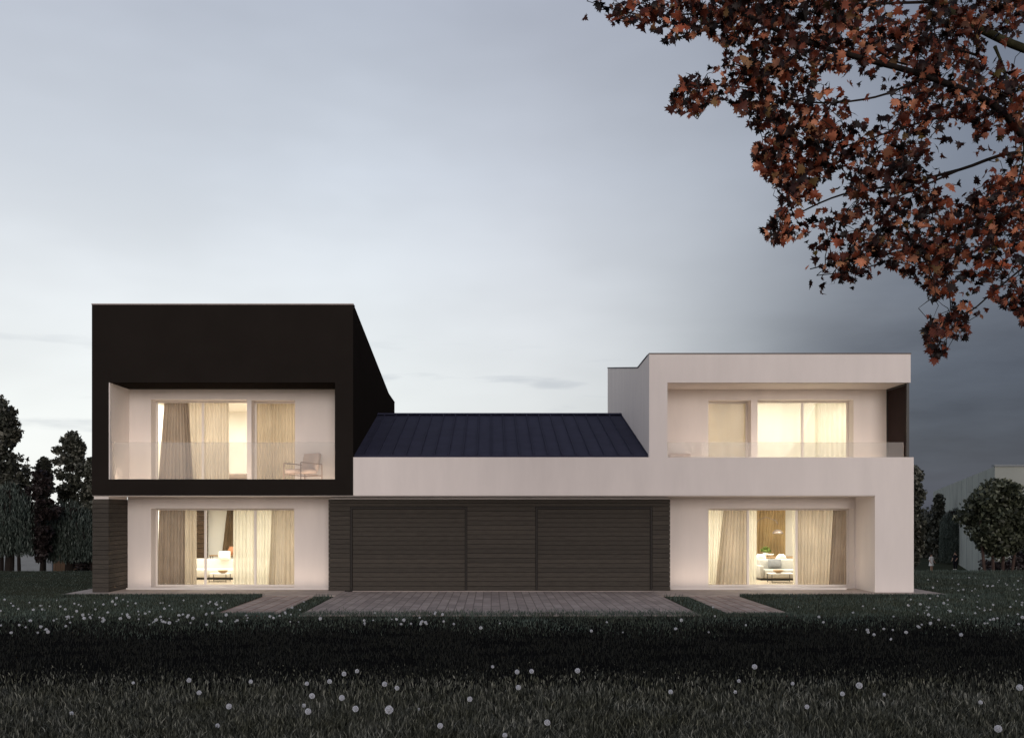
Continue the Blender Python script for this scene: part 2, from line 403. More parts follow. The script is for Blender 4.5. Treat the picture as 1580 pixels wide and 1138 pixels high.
DX0, DX1 = -4.35, 4.75
tag(MB().box(DX0, DX1, -6.3, 0.40, -0.1, 0.022).build('driveway', M['paver']), 'grey brown paved driveway in front of the garage doors', kind='structure')
tag(MB().box(DX0 + .25, DX1 + .2, 0.40, 0.60, -0.1, 0.034).build('threshold', M['paving']), 'pale stone strip at the foot of the garage', kind='structure')
tag(MB().box(-6.33, -4.93, -6.3, -1.1, -0.1, 0.018).build('path', M['pathpaver']), 'paved path leading to the left terrace', kind='structure')
tag(MB().box(5.48, 6.88, -6.3, -1.1, -0.1, 0.018).build('path', M['pathpaver']), 'paved path leading to the right terrace', kind='structure')
tag(MB().box(-12.2, DX0 - 0.01, -1.1, 12.8, -0.1, 0.03).build('terrace', M['paving']), 'pale stone terrace under the left unit', kind='structure')
tag(MB().box(DX1 + 0.01, 12.95, -1.1, 12.8, -0.1, 0.03).build('terrace', M['paving']), 'pale stone terrace under the right unit', kind='structure')

# ------------------------------------------------------------------ house
H = empty('house', (0, 0, 0), 'two unit modern house, black box left and white box right with garages between', 'house')
XL0, XL1, XH0, XH1 = -11.62, -4.02, -11.13, -4.55
# black upper volume
mb = MB()
mb.holed(XL0, XL1, 2.85, 8.39, [(XH0, XH1, 3.32, 6.13)], -0.02, 0.3)
prof = [(0.3, 2.85), (0.3, 8.345), (9.7, 7.0), (12.0, 6.93), (12.0, 2.85)]
mb.prism_x(prof, XL0, XH0); mb.prism_x(prof, XH1, XL1)
mb.box(XH0, XH1, 11.7, 12.0, 2.85, 6.8)
o = mb.build('wall', M['black'], H); o['label'] = 'matt black upper storey shell around the left balcony'
o = MB().box(XH0 + .03, XH1, 0.3, 1.5, 6.13, 6.4).build('soffit', M['black'], H); o['label'] = 'black soffit of the left balcony'
MB().prism_x([(0.3, 8.15), (9.7, 6.85), (11.7, 6.78), (11.7, 6.5), (0.3, 6.5)], XH0, XH1).build('roof', M['black'], H)
cp = MB().box(XL0 - .01, XL1 + .01, -0.03, 0.3, 8.39, 8.425)
o = cp.build('coping', M['coping'], H); o['label'] = 'thin pale metal coping on the black box'
o = MB().prism_x([(0.3, 8.347), (0.3, 8.377), (9.7, 7.03), (12.0, 6.96), (12.0, 6.932), (9.7, 7.002)], XL1 - .5, XL1 + .01).build('coping', M['black'], H)
# white lining of the left balcony
o = MB().box(XH0, XH0 + .03, -0.012, 1.5, 3.2, 6.128).build('lining', M['white'], H)
MB().box(XH0, XH1, 0.3, 1.5, 3.0, 3.2).build('balcony_floor', M['paving'], H)

YR, YB = 1.5, 2.0
UL1 = (PX(233, YR), PX(381, YR), 3.2, PZ(616, YR)); UL2 = (PX(388, YR), PX(455, YR), 3.2, PZ(617, YR))
UR1 = (PX(1093, YR), PX(1159, YR), 3.2, PZ(617, YR)); UR2 = (PX(1169, YR), PX(1317, YR), 3.2, PZ(616, YR))
LL = (PX(233, YR), PX(454, YR), 0.06, PZ(784, YR)); LR = (PX(1093, YR), PX(1317, YR), 0.06, PZ(784, YR))
o = MB().holed(XH0 + .03, XH1, 3.2, 6.13, [UL1, UL2], YR, YB).build('wall', M['white'], H); o['label'] = 'white balcony wall with two tall openings'
o = MB().holed(-11.15, -4.84, 0.0, 2.83, [LL], YR, YB).build('wall', M['white'], H); o['label'] = 'white recessed ground floor wall of the left unit'
o = MB().holed(5.32, 11.17, 0.0, 2.83, [LR], YR, YB).build('wall', M['white'], H); o['label'] = 'white recessed ground floor wall of the right unit'
o = MB().holed(4.95, 11.9, 3.2, 6.13, [UR1, UR2], YR, YB).build('wall', M['white'], H); o['label'] = 'white balcony wall of the right unit'
# white front band, leg and sides
mb = MB()
mb.prism_y([(XL1, 2.85), (11.17, 2.85), (11.17, 0), (12.30, 0), (12.30, 3.96), (XL1, 3.96)], 0.0, 0.3)
mb.box(11.17, 12.30, 0.3, 2.0, 0, 2.83); mb.box(11.95, 12.30, 2.0, 12, 0, 3.9); mb.box(11.95, 12.30, 0.3, 2.0, 2.83, 3.9)
mb.box(-11.13, 11.95, 11.75, 12.02, 0, 2.83)
mb.box(-3.9, 4.5, 2.6, 11.7, 2.9, 3.85)
o = mb.build('wall', M['white'], H); o['label'] = 'white rendered band and right hand pier'
# right upper box
mb = MB()
mb.prism_y([(4.60, 3.96), (5.13, 3.96), (5.13, 6.13), (12.21, 6.13), (12.21, 6.96), (4.60, 6.96)], 0.0, 0.3)
mb.prism_x([(0.3, 3.0), (0.3, 6.95), (2.2, 6.88), (10.0, 8.06), (10.0, 3.0)], 4.60, 4.95)
mb.box(11.9, 12.19, 1.5, 10.0, 3.9, 7.0)
mb.box(4.95, 11.9, 9.7, 10.0, 3.0, 7.9)
o = mb.build('wall', M['white'], H); o['label'] = 'white upper box of the right unit'
o = MB().box(5.13, 12.21, 0.3, 1.5, 6.13, 6.5).build('soffit', M['white'], H); o['label'] = 'white soffit of the right balcony'
MB().prism_x([(0.3, 6.8), (2.2, 6.75), (9.7, 7.9), (9.7, 6.5), (0.3, 6.5)], 4.95, 12.15).build('roof', M['roof'], H)
o = MB().box(4.59, 12.225, -0.015, 0.31, 6.96, 6.99).build('coping', M['coping2'], H); o['label'] = 'thin brown coping on the white box'
MB().prism_x([(0.31, 6.955), (0.31, 6.99), (2.2, 6.92), (10.0, 8.10), (10.0, 8.062), (2.2, 6.882)], 4.585, 4.97).build('coping', M['roof'], H)
MB().box(4.95, 11.95, 0.3, 1.5, 3.0, 3.2).build('balcony_floor', M['paving'], H)
# dark side screen of the right balcony
f = MB()
f.box(12.12, 12.19, 0.05, 0.11, 3.96, 6.13); f.box(12.12, 12.19, 1.44, 1.5, 3.96, 6.13); f.box(12.12, 12.19, 0.11, 1.44, 6.07, 6.13); f.box(12.12, 12.19, 0.11, 1.44, 3.96, 4.0)
f = f.build('side_screen', M['blackmetal'], H); f['label'] = 'dark brown screen closing the side of the right balcony'
MB().box(12.14, 12.17, 0.11, 1.44, 4.0, 6.07).build('panel', M['screen'], f)
# lower soffits
mb = MB().box(XL0, -4.84, 0.03, 1.5, 2.83, 2.847).box(-4.84, 5.32, 0.03, 1.0, 2.83, 2.847).box(5.32, 11.17, 0.03, 1.5, 2.83, 2.847)
o = mb.build('soffit', M['white'], H); o['label'] = 'white soffit over the ground floor'
# cladded wing and garage block
def boards(mb, axis, a0, a1, fixed0, fixed1, z0, z1, pitch=0.1375):
    n = max(1, int(round((z1 - z0) / pitch))); p = (z1 - z0) / n
    for i in range(n):
        q0, q1 = z0 + i * p + 0.006, z0 + (i + 1) * p - 0.006
        if axis == 'x': mb.box(a0, a1, fixed0, fixed1, q0, q1)
        else: mb.box(fixed0, fixed1, a0, a1, q0, q1)
    return mb
MB().box(-11.60, -11.17, 0.05, 12, 0, 2.745).build('wing_wall', M['boardcore'], H)
mb = MB(); boards(mb, 'x', -11.62, -11.15, 0.02, 0.05, 0.03, 2.745); boards(mb, 'y', 0.05, 1.5, -11.17, -11.15, 0.03, 2.745); boards(mb, 'y', 0.05, 12, -11.62, -11.60, 0.03, 2.745)
o = mb.build('cladding', M['boards'], H); o['label'] = 'dark timber boards on the left wing wall'
MB().box(-11.60, -11.17, 0.08, 1.5, 2.745, 2.83).build('frieze', M['white'], H)
MB().box(-4.80, 5.28, 0.68, 1.2, 2.745, 2.83).build('frieze', M['white'], H)
GX0, GX1 = -4.84, 5.32; YG = 0.60
MB().box(GX0 + .02, GX1 - .02, YG + .05, 2.5, 0, 2.745).build('garage_wall', M['boardcore'], H)
D1 = (PX(540, YG), PX(721, YG)); D2 = (PX(826, YG), PX(1007, YG)); DZ = PZ(781, YG)
mb = MB()
boards(mb, 'x', GX0, D1[0], YG, YG + .05, 0.03, DZ, 0.1375); boards(mb, 'x', D1[1], D2[0], YG, YG + .05, 0.03, DZ); boards(mb, 'x', D2[1], GX1, YG, YG + .05, 0.03, DZ)
boards(mb, 'x', GX0, GX1, YG, YG + .05, DZ, 2.745, 0.12)
o = mb.build('cladding', M['boards'], H); o['label'] = 'dark timber boards around the garage doors'
for (a, b) in (D1, D2):
    fr = MB().box(a + .012, a + .065, YG - .012, YG + .05, 0.03, DZ - .065).box(b - .065, b - .012, YG - .012, YG + .05, 0.03, DZ - .065).box(a + .012, b - .012, YG - .012, YG + .05, DZ - .065, DZ - .012)
    g = boards(MB(), 'x', a + .075, b - .075, YG + .022, YG + .045, 0.035, DZ - .075, 0.1375).build('garage_door', M['boards'], H)
    fr.build('door_frame', M['doorframe'], g)
# standing seam roof
RZ = lambda y: 3.965 + 0.3065 * y if y <= 6 else 3.965 + 0.3065 * 6 - 0.3065 * (y - 6)
r0 = MB().prism_x([(0.2, RZ(.2) - .12), (0.2, RZ(.2)), (6, RZ(6)), (12, RZ(12)), (12, RZ(12) - .12), (6, RZ(6) - .12)], XL1, 4.60)
roof = r0.build('roof', M['roof'], H); roof['label'] = 'navy standing seam pitched roof between the two units'
mb = MB(); x = XL1 + .25
while x < 4.58:
    mb.prism_x([(0.19, RZ(.19)), (0.19, RZ(.19) + .045), (6, RZ(6) + .045), (11.9, RZ(11.9) + .045), (11.9, RZ(11.9)), (6, RZ(6))], x, x + .028); x += 0.4165
mb.build('seam', M['roof'], roof)['kind'] = 'stuff'
MB().prism_x([(5.85, RZ(5.85) + .046), (6, RZ(6) + .075), (6.15, RZ(6.15) + .046)], XL1, 4.60).build('ridge_cap', M['roof'], roof)

# balustrades
o = MB().box(XH0 + .04, XH1 - .01, 0.14, 0.155, 3.32, PZ(682, .15)).build('balustrade', M['balglass'], H); o['label'] = 'clear glass balustrade of the left balcony'
o = MB().box(5.14, 12.06, 0.14, 0.155, 3.965, PZ(682, .15)).build('balustrade', M['balglass'], H); o['label'] = 'clear glass balustrade of the right balcony'

# low light strips added to brighten and warm the recess walls
def added_fill_strip(x0, x1, y, z, e, tilt, label):
    o = MB().box(x0, x1, y - .03, y, z, z + .05).build('added_fill_strip', M['frame'], H); o['label'] = label
    al = bpy.data.lights.new('added_fill_light', 'AREA'); al.shape = 'RECTANGLE'; al.size = x1 - x0 - .05; al.size_y = .05
    al.energy = e; al.color = (1.0, 0.80, 0.62)
    ao = bpy.data.objects.new('added_fill_light', al); COL.objects.link(ao); ao.location = ((x0 + x1) / 2, y + .02, z + .06)
    ao.rotation_euler = (R(90 + tilt), 0, 0)
added_fill_strip(-11.0, -4.6, .34, 3.2, 42, 25, 'slim added fill light strip on the floor of the left balcony')
added_fill_strip(5.2, 12.0, .34, 3.2, 42, 25, 'slim added fill light strip on the floor of the right balcony')
added_fill_strip(-11.0, -4.9, 1.0, .031, 16, 90, 'slim added fill light strip at the foot of the left terrace wall')
added_fill_strip(5.4, 10.7, 1.0, .031, 16, 90, 'slim added fill light strip at the foot of the right terrace wall')
# windows
def window(op, splits, label, fw=0.055, y=1.92):
    x0, x1, z0, z1 = op
    fr = MB().box(x0, x1, y, y + .06, z1 - fw, z1 - .001).box(x0, x1, y, y + .06, z0 + .001, z0 + fw)
    xsx = [x0 + .001] + splits + [x1 - .001]
    for i, xx in enumerate(xsx):
        a, b = (xx, xx + fw) if i == 0 else ((xx - fw, xx) if i == len(xsx) - 1 else (xx - fw * .62, xx + fw * .62))
        fr.box(a, b, y - (.015 if 0 < i < len(xsx) - 1 else 0), y + .06, z0 + fw, z1 - fw)
    f = fr.build('window', M['frame'], H); f['label'] = label
    for i in range(len(xsx) - 1):
        MB().box(xsx[i] + fw * .7, xsx[i+1] - fw * .7, y + .025, y + .04, z0 + fw, z1 - fw).build('pane', M['glass'], f)
Yw = 1.92
window(LL, [PX(317, Yw), PX(394, Yw)], 'three pane sliding window of the left living room')
window(LR, [PX(1154, Yw), PX(1229, Yw)], 'three pane sliding window of the right living room')
window(UL1, [PX(313, Yw)], 'wide window of the left balcony')
window(UL2, [], 'narrow curtained window of the left balcony')
window(UR1, [], 'narrow window of the right balcony')
window(UR2, [PX(1238, Yw)], 'wide bright window of the right balcony')

# rooms
def room(x0, x1, y0, y1, z0, z1, energy, label, col=(1.0, 0.935, 0.84), lamps=3):
    t = .06
    mb = MB()
    mb.box(x0, x1, y1 - t, y1, z0, z1); mb.box(x0, x0 + t, y0, y1 - t, z0, z1); mb.box(x1 - t, x1, y0, y1 - t, z0, z1)
    mb.box(x0 + t, x1 - t, y0, y1 - t, z1 - t, z1)
    o = mb.build('room_wall', M['interior'], H); o['label'] = label
    MB().box(x0 + t, x1 - t, y0, y1 - t, z0 - .02, z0 + .02).build('room_floor', M['ifloor'], H)
    for i in range(lamps):
        cx = x0 + (x1 - x0) * (i + .5) / lamps; cy = y0 + (y1 - y0) * .45
        MB().lathe([(0.001, 0), (.11, 0), (.13, .02), (.13, .035)], (cx, cy, z1 - t - .036), 16).build('ceiling_lamp', emis('lamp_glow', (1, .8, .55), 6), H)
        al = bpy.data.lights.new('room_light', 'AREA'); al.shape = 'RECTANGLE'; al.size = 1.4; al.size_y = 1.8
        al.energy = energy / lamps; al.color = col
        ao = bpy.data.objects.new('room_light', al); COL.objects.link(ao); ao.location = (cx, cy, z1 - t - .06)
room(-11.08, -4.9, 2.02, 7.6, 0.04, 2.72, 270, 'cream room behind the left ground floor window')
room(5.40, 11.85, 2.02, 7.6, 0.04, 2.72, 340, 'cream room behind the right ground floor window')
room(-11.05, -4.62, 2.02, 7.2, 3.2, 6.1, 360, 'cream room behind the left balcony')
room(5.05, 11.85, 2.02, 6.4, 3.2, 6.1, 235, 'cream room behind the right balcony')

# ------------------------------------------------------------------ curtains
def curtain(label, pts_top, pts_bot, d, z0, z1, mat, folds, amp=0.035, group=None):
    xt0, xt1 = PX(pts_top[0], d), PX(pts_top[1], d); xb0, xb1 = PX(pts_bot[0], d), PX(pts_bot[1], d)
    nu, nv = max(40, folds * 10), 10
    ph = [random.uniform(-.6, .6) for _ in range(folds + 2)]
    V = []
    for j in range(nv + 1):
        v = j / nv
        for i in range(nu + 1):
            u = i / nu
            x = (xt0 + (xt1 - xt0) * u) * (1 - v) + (xb0 + (xb1 - xb0) * u) * v
            fi = u * folds; p0 = ph[int(fi)]; p1 = ph[int(fi) + 1]; p = p0 + (p1 - p0) * (fi % 1)
            a = amp * (0.8 + 0.3 * v) * (1 + .5 * p)
            V.append((x + 0.3 * amp * math.sin(4 * math.pi * fi + p), d + a * math.sin(2 * math.pi * fi + p * 1.2 + .12 * math.sin(3 * v + fi)), z1 + (z0 - z1) * v))
    Fq = [(j*(nu+1)+i, j*(nu+1)+i+1, (j+1)*(nu+1)+i+1, (j+1)*(nu+1)+i) for j in range(nv) for i in range(nu)]
    o = MB().add(V, Fq).build('curtain', mat, None, True)
    return tag(o, label, 'curtain', group)
a, b = 0.08, 2.56
curtain('taupe curtain filling the left pane of the left ground floor window', (246, 286), (243, 286), 2.28, a, b, M['cur_dark'], 8, .05)
curtain('beige curtain beside the taupe one in the left ground floor window', (283, 304), (285, 304), 2.36, a, b, M['cur_beige'], 4, .04)
curtain('cream sheer curtain in the middle pane of the left ground floor window', (360, 393), (359, 393), 2.34, a, b, M['sheer'], 6, .04)
curtain('bright cream sheer curtain in the right pane of the left ground floor window', (396, 425), (396, 424), 2.40, a, b, M['sheer'], 6, .04)
curtain('beige curtain flaring at the right edge of the left ground floor window', (420, 456), (414, 458), 2.26, a, b, M['cur_beige'], 6, .05)
curtain('brown drape hanging on the far wall of the left living room', (351, 372), (342, 366), 7.2, 0.75, 2.6, M['cur_brown'], 5, .05)
curtain('bright sheer curtain at the left edge of the right ground floor window', (1090, 1120), (1090, 1112), 2.42, a, b, M['sheer'], 7, .04)
curtain('beige curtain gathered left of centre in the right ground floor window', (1117, 1153), (1104, 1153), 2.28, a, b, M['cur_beige'], 8, .05)
curtain('narrow sheer curtain left of the opening in the right ground floor window', (1156, 1168), (1156, 1167), 2.34, a, b, M['sheer'], 3, .03)
curtain('narrow sheer curtain right of the opening in the right ground floor window', (1222, 1232), (1224, 1232), 2.40, a, b, M['sheer'], 3, .03)
curtain('beige curtain in the right pane of the right ground floor window', (1231, 1288), (1231, 1281), 2.32, a, b, M['cur_beige'], 10, .05)
curtain('taupe curtain at the right edge of the right ground floor window', (1286, 1309), (1279, 1309), 2.24, a, b, M['cur_dark'], 5, .04)
curtain('gold brown drape on the far wall behind the dining table', (1164, 1212), (1160, 1212), 7.2, 0.55, 2.6, M['cur_gold'], 11, .06)
a, b = 3.23, 5.93
curtain('taupe drape tapering to its top in the wide left balcony window', (254, 290), (244, 298), 2.22, a, b, M['cur_dark'], 9, .04)
curtain('cream curtain behind the taupe drape of the left balcony window', (284, 314), (284, 314), 2.42, a, b, M['cur_beige'], 6, .04)
curtain('cream curtain right of the mullion in the wide left balcony window', (314, 353), (314, 353), 2.34, a, b, M['cur_beige'], 8, .04)
curtain('tan curtain filling the narrow left balcony window', (396, 458), (396, 458), 2.26, a, b, M['cur_tan'], 12, .03)
curtain('plain tan blind curtain of the narrow right balcony window', (1088, 1156), (1088, 1156), 2.20, a, b, M['cur_tan'], 3, .01)
curtain('flat pale sheer curtain across the wide right balcony window', (1160, 1262), (1160, 1262), 2.34, a, b, M['sheer'], 5, .006)
curtain('pleated pale sheer curtain at the right side of the wide right balcony window', (1258, 1318), (1258, 1318), 2.28, a, b, M['sheer'], 8, .018)

# ------------------------------------------------------------------ furniture
def rbox(name, mat, parent, x0, x1, y0, y1, z0, z1, bev=.04):
    return MB().box(x0, x1, y0, y1, z0, z1).build(name, mat, parent, True, bev)
def sofa(x0, x1, y, label, mat):
    t = empty('sofa', ((x0 + x1) / 2, y, .06), label, 'sofa')
    rbox('base', M['blackmetal'], t, x0 + .05, x1 - .05, y + .05, y + .85, .06, .12, .005)
    rbox('seat', mat, t, x0 + .16, x1 - .16, y, y + .7, .13, .42, .05)
    rbox('backrest', mat, t, x0 + .16, x1 - .16, y + .7, y + .92, .13, .75, .05)
    rbox('armrest', mat, t, x0, x0 + .155, y, y + .92, .13, .56, .04)
    rbox('armrest', mat, t, x1 - .155, x1, y, y + .92, .13, .56, .04)
    return t
def coffee_table(cx, cy, w, label, z=.34):
    t = empty('coffee_table', (cx, cy, .06), label, 'coffee table')
    rbox('table_top', M['shell'], t, cx - w/2, cx + w/2, cy - .3, cy + .3, z - .02, z, .005)
    for sx_ in (-1, 1):
        for sy_ in (-1, 1):
            X, Y = cx + sx_ * (w/2 - .03), cy + sy_ * .26
            MB().tube([(X, Y, .06), (X, Y, z - .021)], .011, 8).build('leg', M['blackmetal'], t)
    for sy_ in (-1, 1): MB().tube([(cx - w/2 + .045, cy + sy_ * .26, .1), (cx + w/2 - .045, cy + sy_ * .26, .1)], .008, 6).build('stretcher', M['blackmetal'], t)
    return t
def bowl(cx, cy, z, r, label, mat):
    return tag(MB().lathe([(.001, 0), (r*.35, .0), (r*.8, .05), (r, .10), (r*.96, .10), (r*.75, .06), (.001, .02)], (cx, cy, z + .002), 24).build('bowl', mat, None, True), label, 'bowl')
def cushion(c, w, h, rot, label, mat):
    n = 10; V = []
    for side in (1, -1):
        for j in range(n + 1):
            for i in range(n + 1):
                u, v = i / n * 2 - 1, j / n * 2 - 1
                th = .09 * math.sqrt(max(0, (1 - u**4) * (1 - v**4))) * side
                V.append((u * w/2 * (1 - .06 * v * v), th, v * h/2 * (1 - .06 * u * u)))
    Fq = []; o1 = (n+1)**2
    for j in range(n):
        for i in range(n):
            q = (j*(n+1)+i, j*(n+1)+i+1, (j+1)*(n+1)+i+1, (j+1)*(n+1)+i)
            Fq.append(q); Fq.append(tuple(x + o1 for x in reversed(q)))
    o = MB().add(V, Fq).build('cushion', mat, None, True); o.location = c; o.rotation_euler = rot
    return tag(o, label, 'cushion')
# left living room
sofa(-10.9, -7.6, 5.0, 'white low sofa on a black base seen in the left living room', M['sofa'])
coffee_table(PX(339, 4), 4.0, .62, 'small wire legged coffee table in the left living room')
bowl(PX(344, 4), 4.0, .34, .17, 'brown wooden bowl on the wire legged coffee table', M['wood'])
cushion((PX(346, 5.6), 5.62, .86), .42, .34, (R(-18), 0, R(6)), 'cream cushion resting on the back of the white sofa', M['sofa'])
t = empty('console_table', (-9.0, 6.6, .06), 'thin topped console table behind the white sofa', 'console table')
rbox('table_top', M['wood'], t, -10.1, -7.9, 6.4, 6.75, .80, .84, .004)
for X in (-10.05, -7.95):
    for Y in (6.44, 6.71): MB().tube([(X, Y, .06), (X, Y, .80)], .015, 8).build('leg', M['blackmetal'], t)
tag(MB().lathe([(.001, 0), (.08, 0), (.13, .1), (.12, .2), (.07, .27), (.08, .3), (.06, .3), (.05, .26)], (PX(357, 6.58), 6.58, .842), 20).build('vase', M['terracotta'], None, True), 'terracotta vase standing on the console table', 'vase')
t = empty('wardrobe', (-10.6, 7.3, .06), 'tall brown slatted cabinet against the far wall of the left living room', 'cabinet')
boards(MB(), 'x', -11.0, PX(315, 7.0), 7.0, 7.5, .56, 2.6, .17).build('body', M['fence'], t)
rbox('plinth', M['shell'], t, -11.0, PX(315, 7.0), 6.95, 7.5, .06, .555, .01)

# right living room
sofa(PX(1172, 4.6), 11.2, 4.6, 'pale grey sofa on a black base seen in the right living room', M['sofagrey'])
cushion((PX(1197, 5.0), 5.13, .60), .46, .34, (R(-20), 0, R(-8)), 'dark grey cushion on the pale grey sofa', M['cushion'])
coffee_table(PX(1205, 3.6), 3.6, .8, 'square coffee table in front of the pale grey sofa', .37)
bowl(PX(1201, 3.6), 3.6, .37, .18, 'brown wooden bowl on the square coffee table', M['wood'])
t = empty('dining_table', (9.8, 6.5, .06), 'wooden dining table behind the grey sofa', 'dining table')
rbox('table_top', M['wood'], t, PX(1168, 6.2), PX(1168, 6.2) + 2.0, 6.1, 6.9, .74, .79, .006)
for X in (.08, 1.92):
    for Y in (6.16, 6.84): MB().tube([(PX(1168, 6.2) + X, Y, .06), (PX(1168, 6.2) + X, Y, .74)], [.02, .03], 8).build('leg', M['wood'], t)
def shell_chair(cx, cy, rz, label):
    t = empty('shell_chair', (0, 0, 0), label, 'chair', 'white shell chairs at the dining table')
    # bucket: grid swept seat to back
    n, m_ = 12, 12; V = []
    for j in range(m_ + 1):
        v = j / m_
        for i in range(n + 1):
            u = i / n * 2 - 1
            if v < .5: y = -.22 + v * 2 * .38; z = .44 - .02 * math.sin(v * 6)
            else: q = (v - .5) * 2; y = .16 + .10 * q; z = .43 + .42 * q
            wd = .24 if v < .6 else .24 * math.sqrt(max(.05, 1 - ((v - .6) / .42) ** 2))
            V.append((u * wd, y - .06 * (u * u) * (1 if v > .5 else 0), z + .06 * abs(u) ** 3 * (1 if v < .7 else 0)))
    Fq = [(j*(n+1)+i, j*(n+1)+i+1, (j+1)*(n+1)+i+1, (j+1)*(n+1)+i) for j in range(m_) for i in range(n)]
    sh = MB().add(V, Fq).build('seat_shell', M['shell'], t, True)
    md = sh.modifiers.new('thick', 'SOLIDIFY'); md.thickness = .012
    for sx_ in (-1, 1):
        for sy_ in (-1, 1): MB().tube([(sx_ * .1, sy_ * .1, .42), (sx_ * .22, sy_ * .22, 0)], [.014, .009], 8).build('leg', M['wood'], t)
    t.location = (cx, cy, .06); t.rotation_euler = (0, 0, rz)
    return t
shell_chair(PX(1172, 5.9), 5.85, R(168), 'white shell chair left of the table, half behind the sheer curtain')
shell_chair(PX(1201, 5.9), 5.85, R(188), 'white shell chair behind the middle of the grey sofa')
t = empty('potted_plant', (PX(1181, 6.4), 6.4, .792), 'bushy green plant in a white pot on the dining table', 'plant')
MB().lathe([(.001, 0), (.07, 0), (.10, .14), (.085, .14), (.08, .11), (.001, .11)], (PX(1181, 6.4), 6.4, .792), 18).build('pot', M['shell'], t, True)
V = []; Fq = []
for i in range(160):
    dv = Vector((random.gauss(0, 1), random.gauss(0, 1), abs(random.gauss(0, 1)) + .2)).normalized() * random.uniform(.08, .2)
    c0 = Vector((PX(1181, 6.4), 6.4, .95)) + dv; u_ = Vector((random.gauss(0, 1), random.gauss(0, 1), random.gauss(0, 1))).normalized() * .045
    v_ = u_.cross(dv).normalized() * .025; q = len(V); V += [c0 - u_, c0 + v_, c0 + u_, c0 - v_]; Fq.append((q, q+1, q+2, q+3))
MB().add(V, Fq).build('leaves', M['leafplant'], t)
bowl(PX(1189, 6.3), 6.35, .79, .14, 'white bowl beside the potted plant on the dining table', M['shell'])
t = empty('arc_lamp', (PX(1165, 6.6), 7.0, .06), 'arched floor lamp with a domed metal shade in the right living room', 'lamp')
X0 = PX(1165, 6.6); X1 = PX(1200, 6.3)
MB().lathe([(.001, 0), (.16, 0), (.16, .03), (.03, .04)], (X0, 7.0, .06), 20).build('base', M['lampmetal'], t, True)
pts = [(X0, 7.0, .08), (X0, 7.0, 1.3), (X0 + .03, 6.95, 1.75), (X0 + .18, 6.8, 2.1), (X0 + .4, 6.6, 2.2), (X1 - .05, 6.35, 2.08), (X1, 6.3, 1.95)]
MB().tube(pts, .014, 8).build('stem', M['lampmetal'], t, True)
MB().lathe([(.02, .16), (.10, .14), (.17, .07), (.20, 0), (.19, 0), (.16, .06), (.09, .12), (.001, .14)], (X1, 6.3, PZ(823, 6.3)), 24).build('lamp_shade', M['lampmetal'], t, True)
MB().lathe([(.001, .05), (.05, .03), (.06, 0), (.04, -.03), (.001, -.04)], (X1, 6.3, PZ(823, 6.3) + .045), 14).build('bulb', emis('bulb_glow', (1, .85, .6), 8), t, True)
t = empty('side_table', (PX(1098, 3.2), 3.2, .06), 'round white pedestal table behind the left sheer curtain', 'side table')
MB().lathe([(.001, .7), (.3, .7), (.3, .73), (.001, .73)], (PX(1098, 3.2), 3.2, .06), 24).build('table_top', M['shell'], t)
MB().lathe([(.2, 0), (.18, .02), (.03, .06), (.025, .69)], (PX(1098, 3.2), 3.2, .06), 18).build('pedestal', M['shell'], t, True)
t = empty('bed', (PX(366, 4.5), 4.5, 3.22), 'low tan bed seen through the left balcony window', 'bed')
rbox('frame', M['wood'], t, -9.2, -7.4, 3.6, 5.6, 3.22, 3.45, .02); rbox('mattress', M['chairfab'], t, -9.15, -7.45, 3.65, 5.55, 3.455, 3.66, .06)

# balcony armchairs
def armchair(label):
    t = empty('armchair', (0, 0, 0), label, 'armchair', 'tube framed armchairs on the balconies')
    W_, Dp = .80, .80
    for s in (-1, 1):
        X = s * W_ / 2
        MB().tube([(X, -Dp/2, 0), (X, -Dp/2, .62), (X, -Dp/2 + .015, .635), (X, Dp/2 - .015, .60), (X, Dp/2, .585), (X, Dp/2, 0)], .017, 8).build('side_frame', M['bronze'], t)
    mb = MB().tube([(-W_/2, -Dp/2, .30), (W_/2, -Dp/2, .30)], .015).tube([(-W_/2, Dp/2, .26), (W_/2, Dp/2, .26)], .015)
    for s in (-1, 1): mb.tube([(s * (W_/2 - .03), -Dp/2, .30), (s * (W_/2 - .03), Dp/2, .26)], .013)
    mb.build('seat_frame', M['bronze'], t)
    V = MB().box(-.36, .36, -.40, .26, .32, .45); o = V.build('seat', M['chairfab'], t, True, .035)
    b = MB().box(-.35, .35, -.06, .08, 0, .56).build('backrest', M['chairfab'], t, True, .04)
    b.location = (0, .24, .40); b.rotation_euler = (R(-14), 0, 0)
    return t
A1 = armchair('beige tube framed armchair standing on the left balcony')
A1.location = (PX(467, .85), .88, 3.2); A1.rotation_euler = (0, 0, R(-40))
A2 = copy_tree(A1); A2.location = (PX(1057, .8), .85, 3.2); A2.rotation_euler = (0, 0, R(12))
A2['label'] = 'armchair on the right balcony with only its back above the parapet'

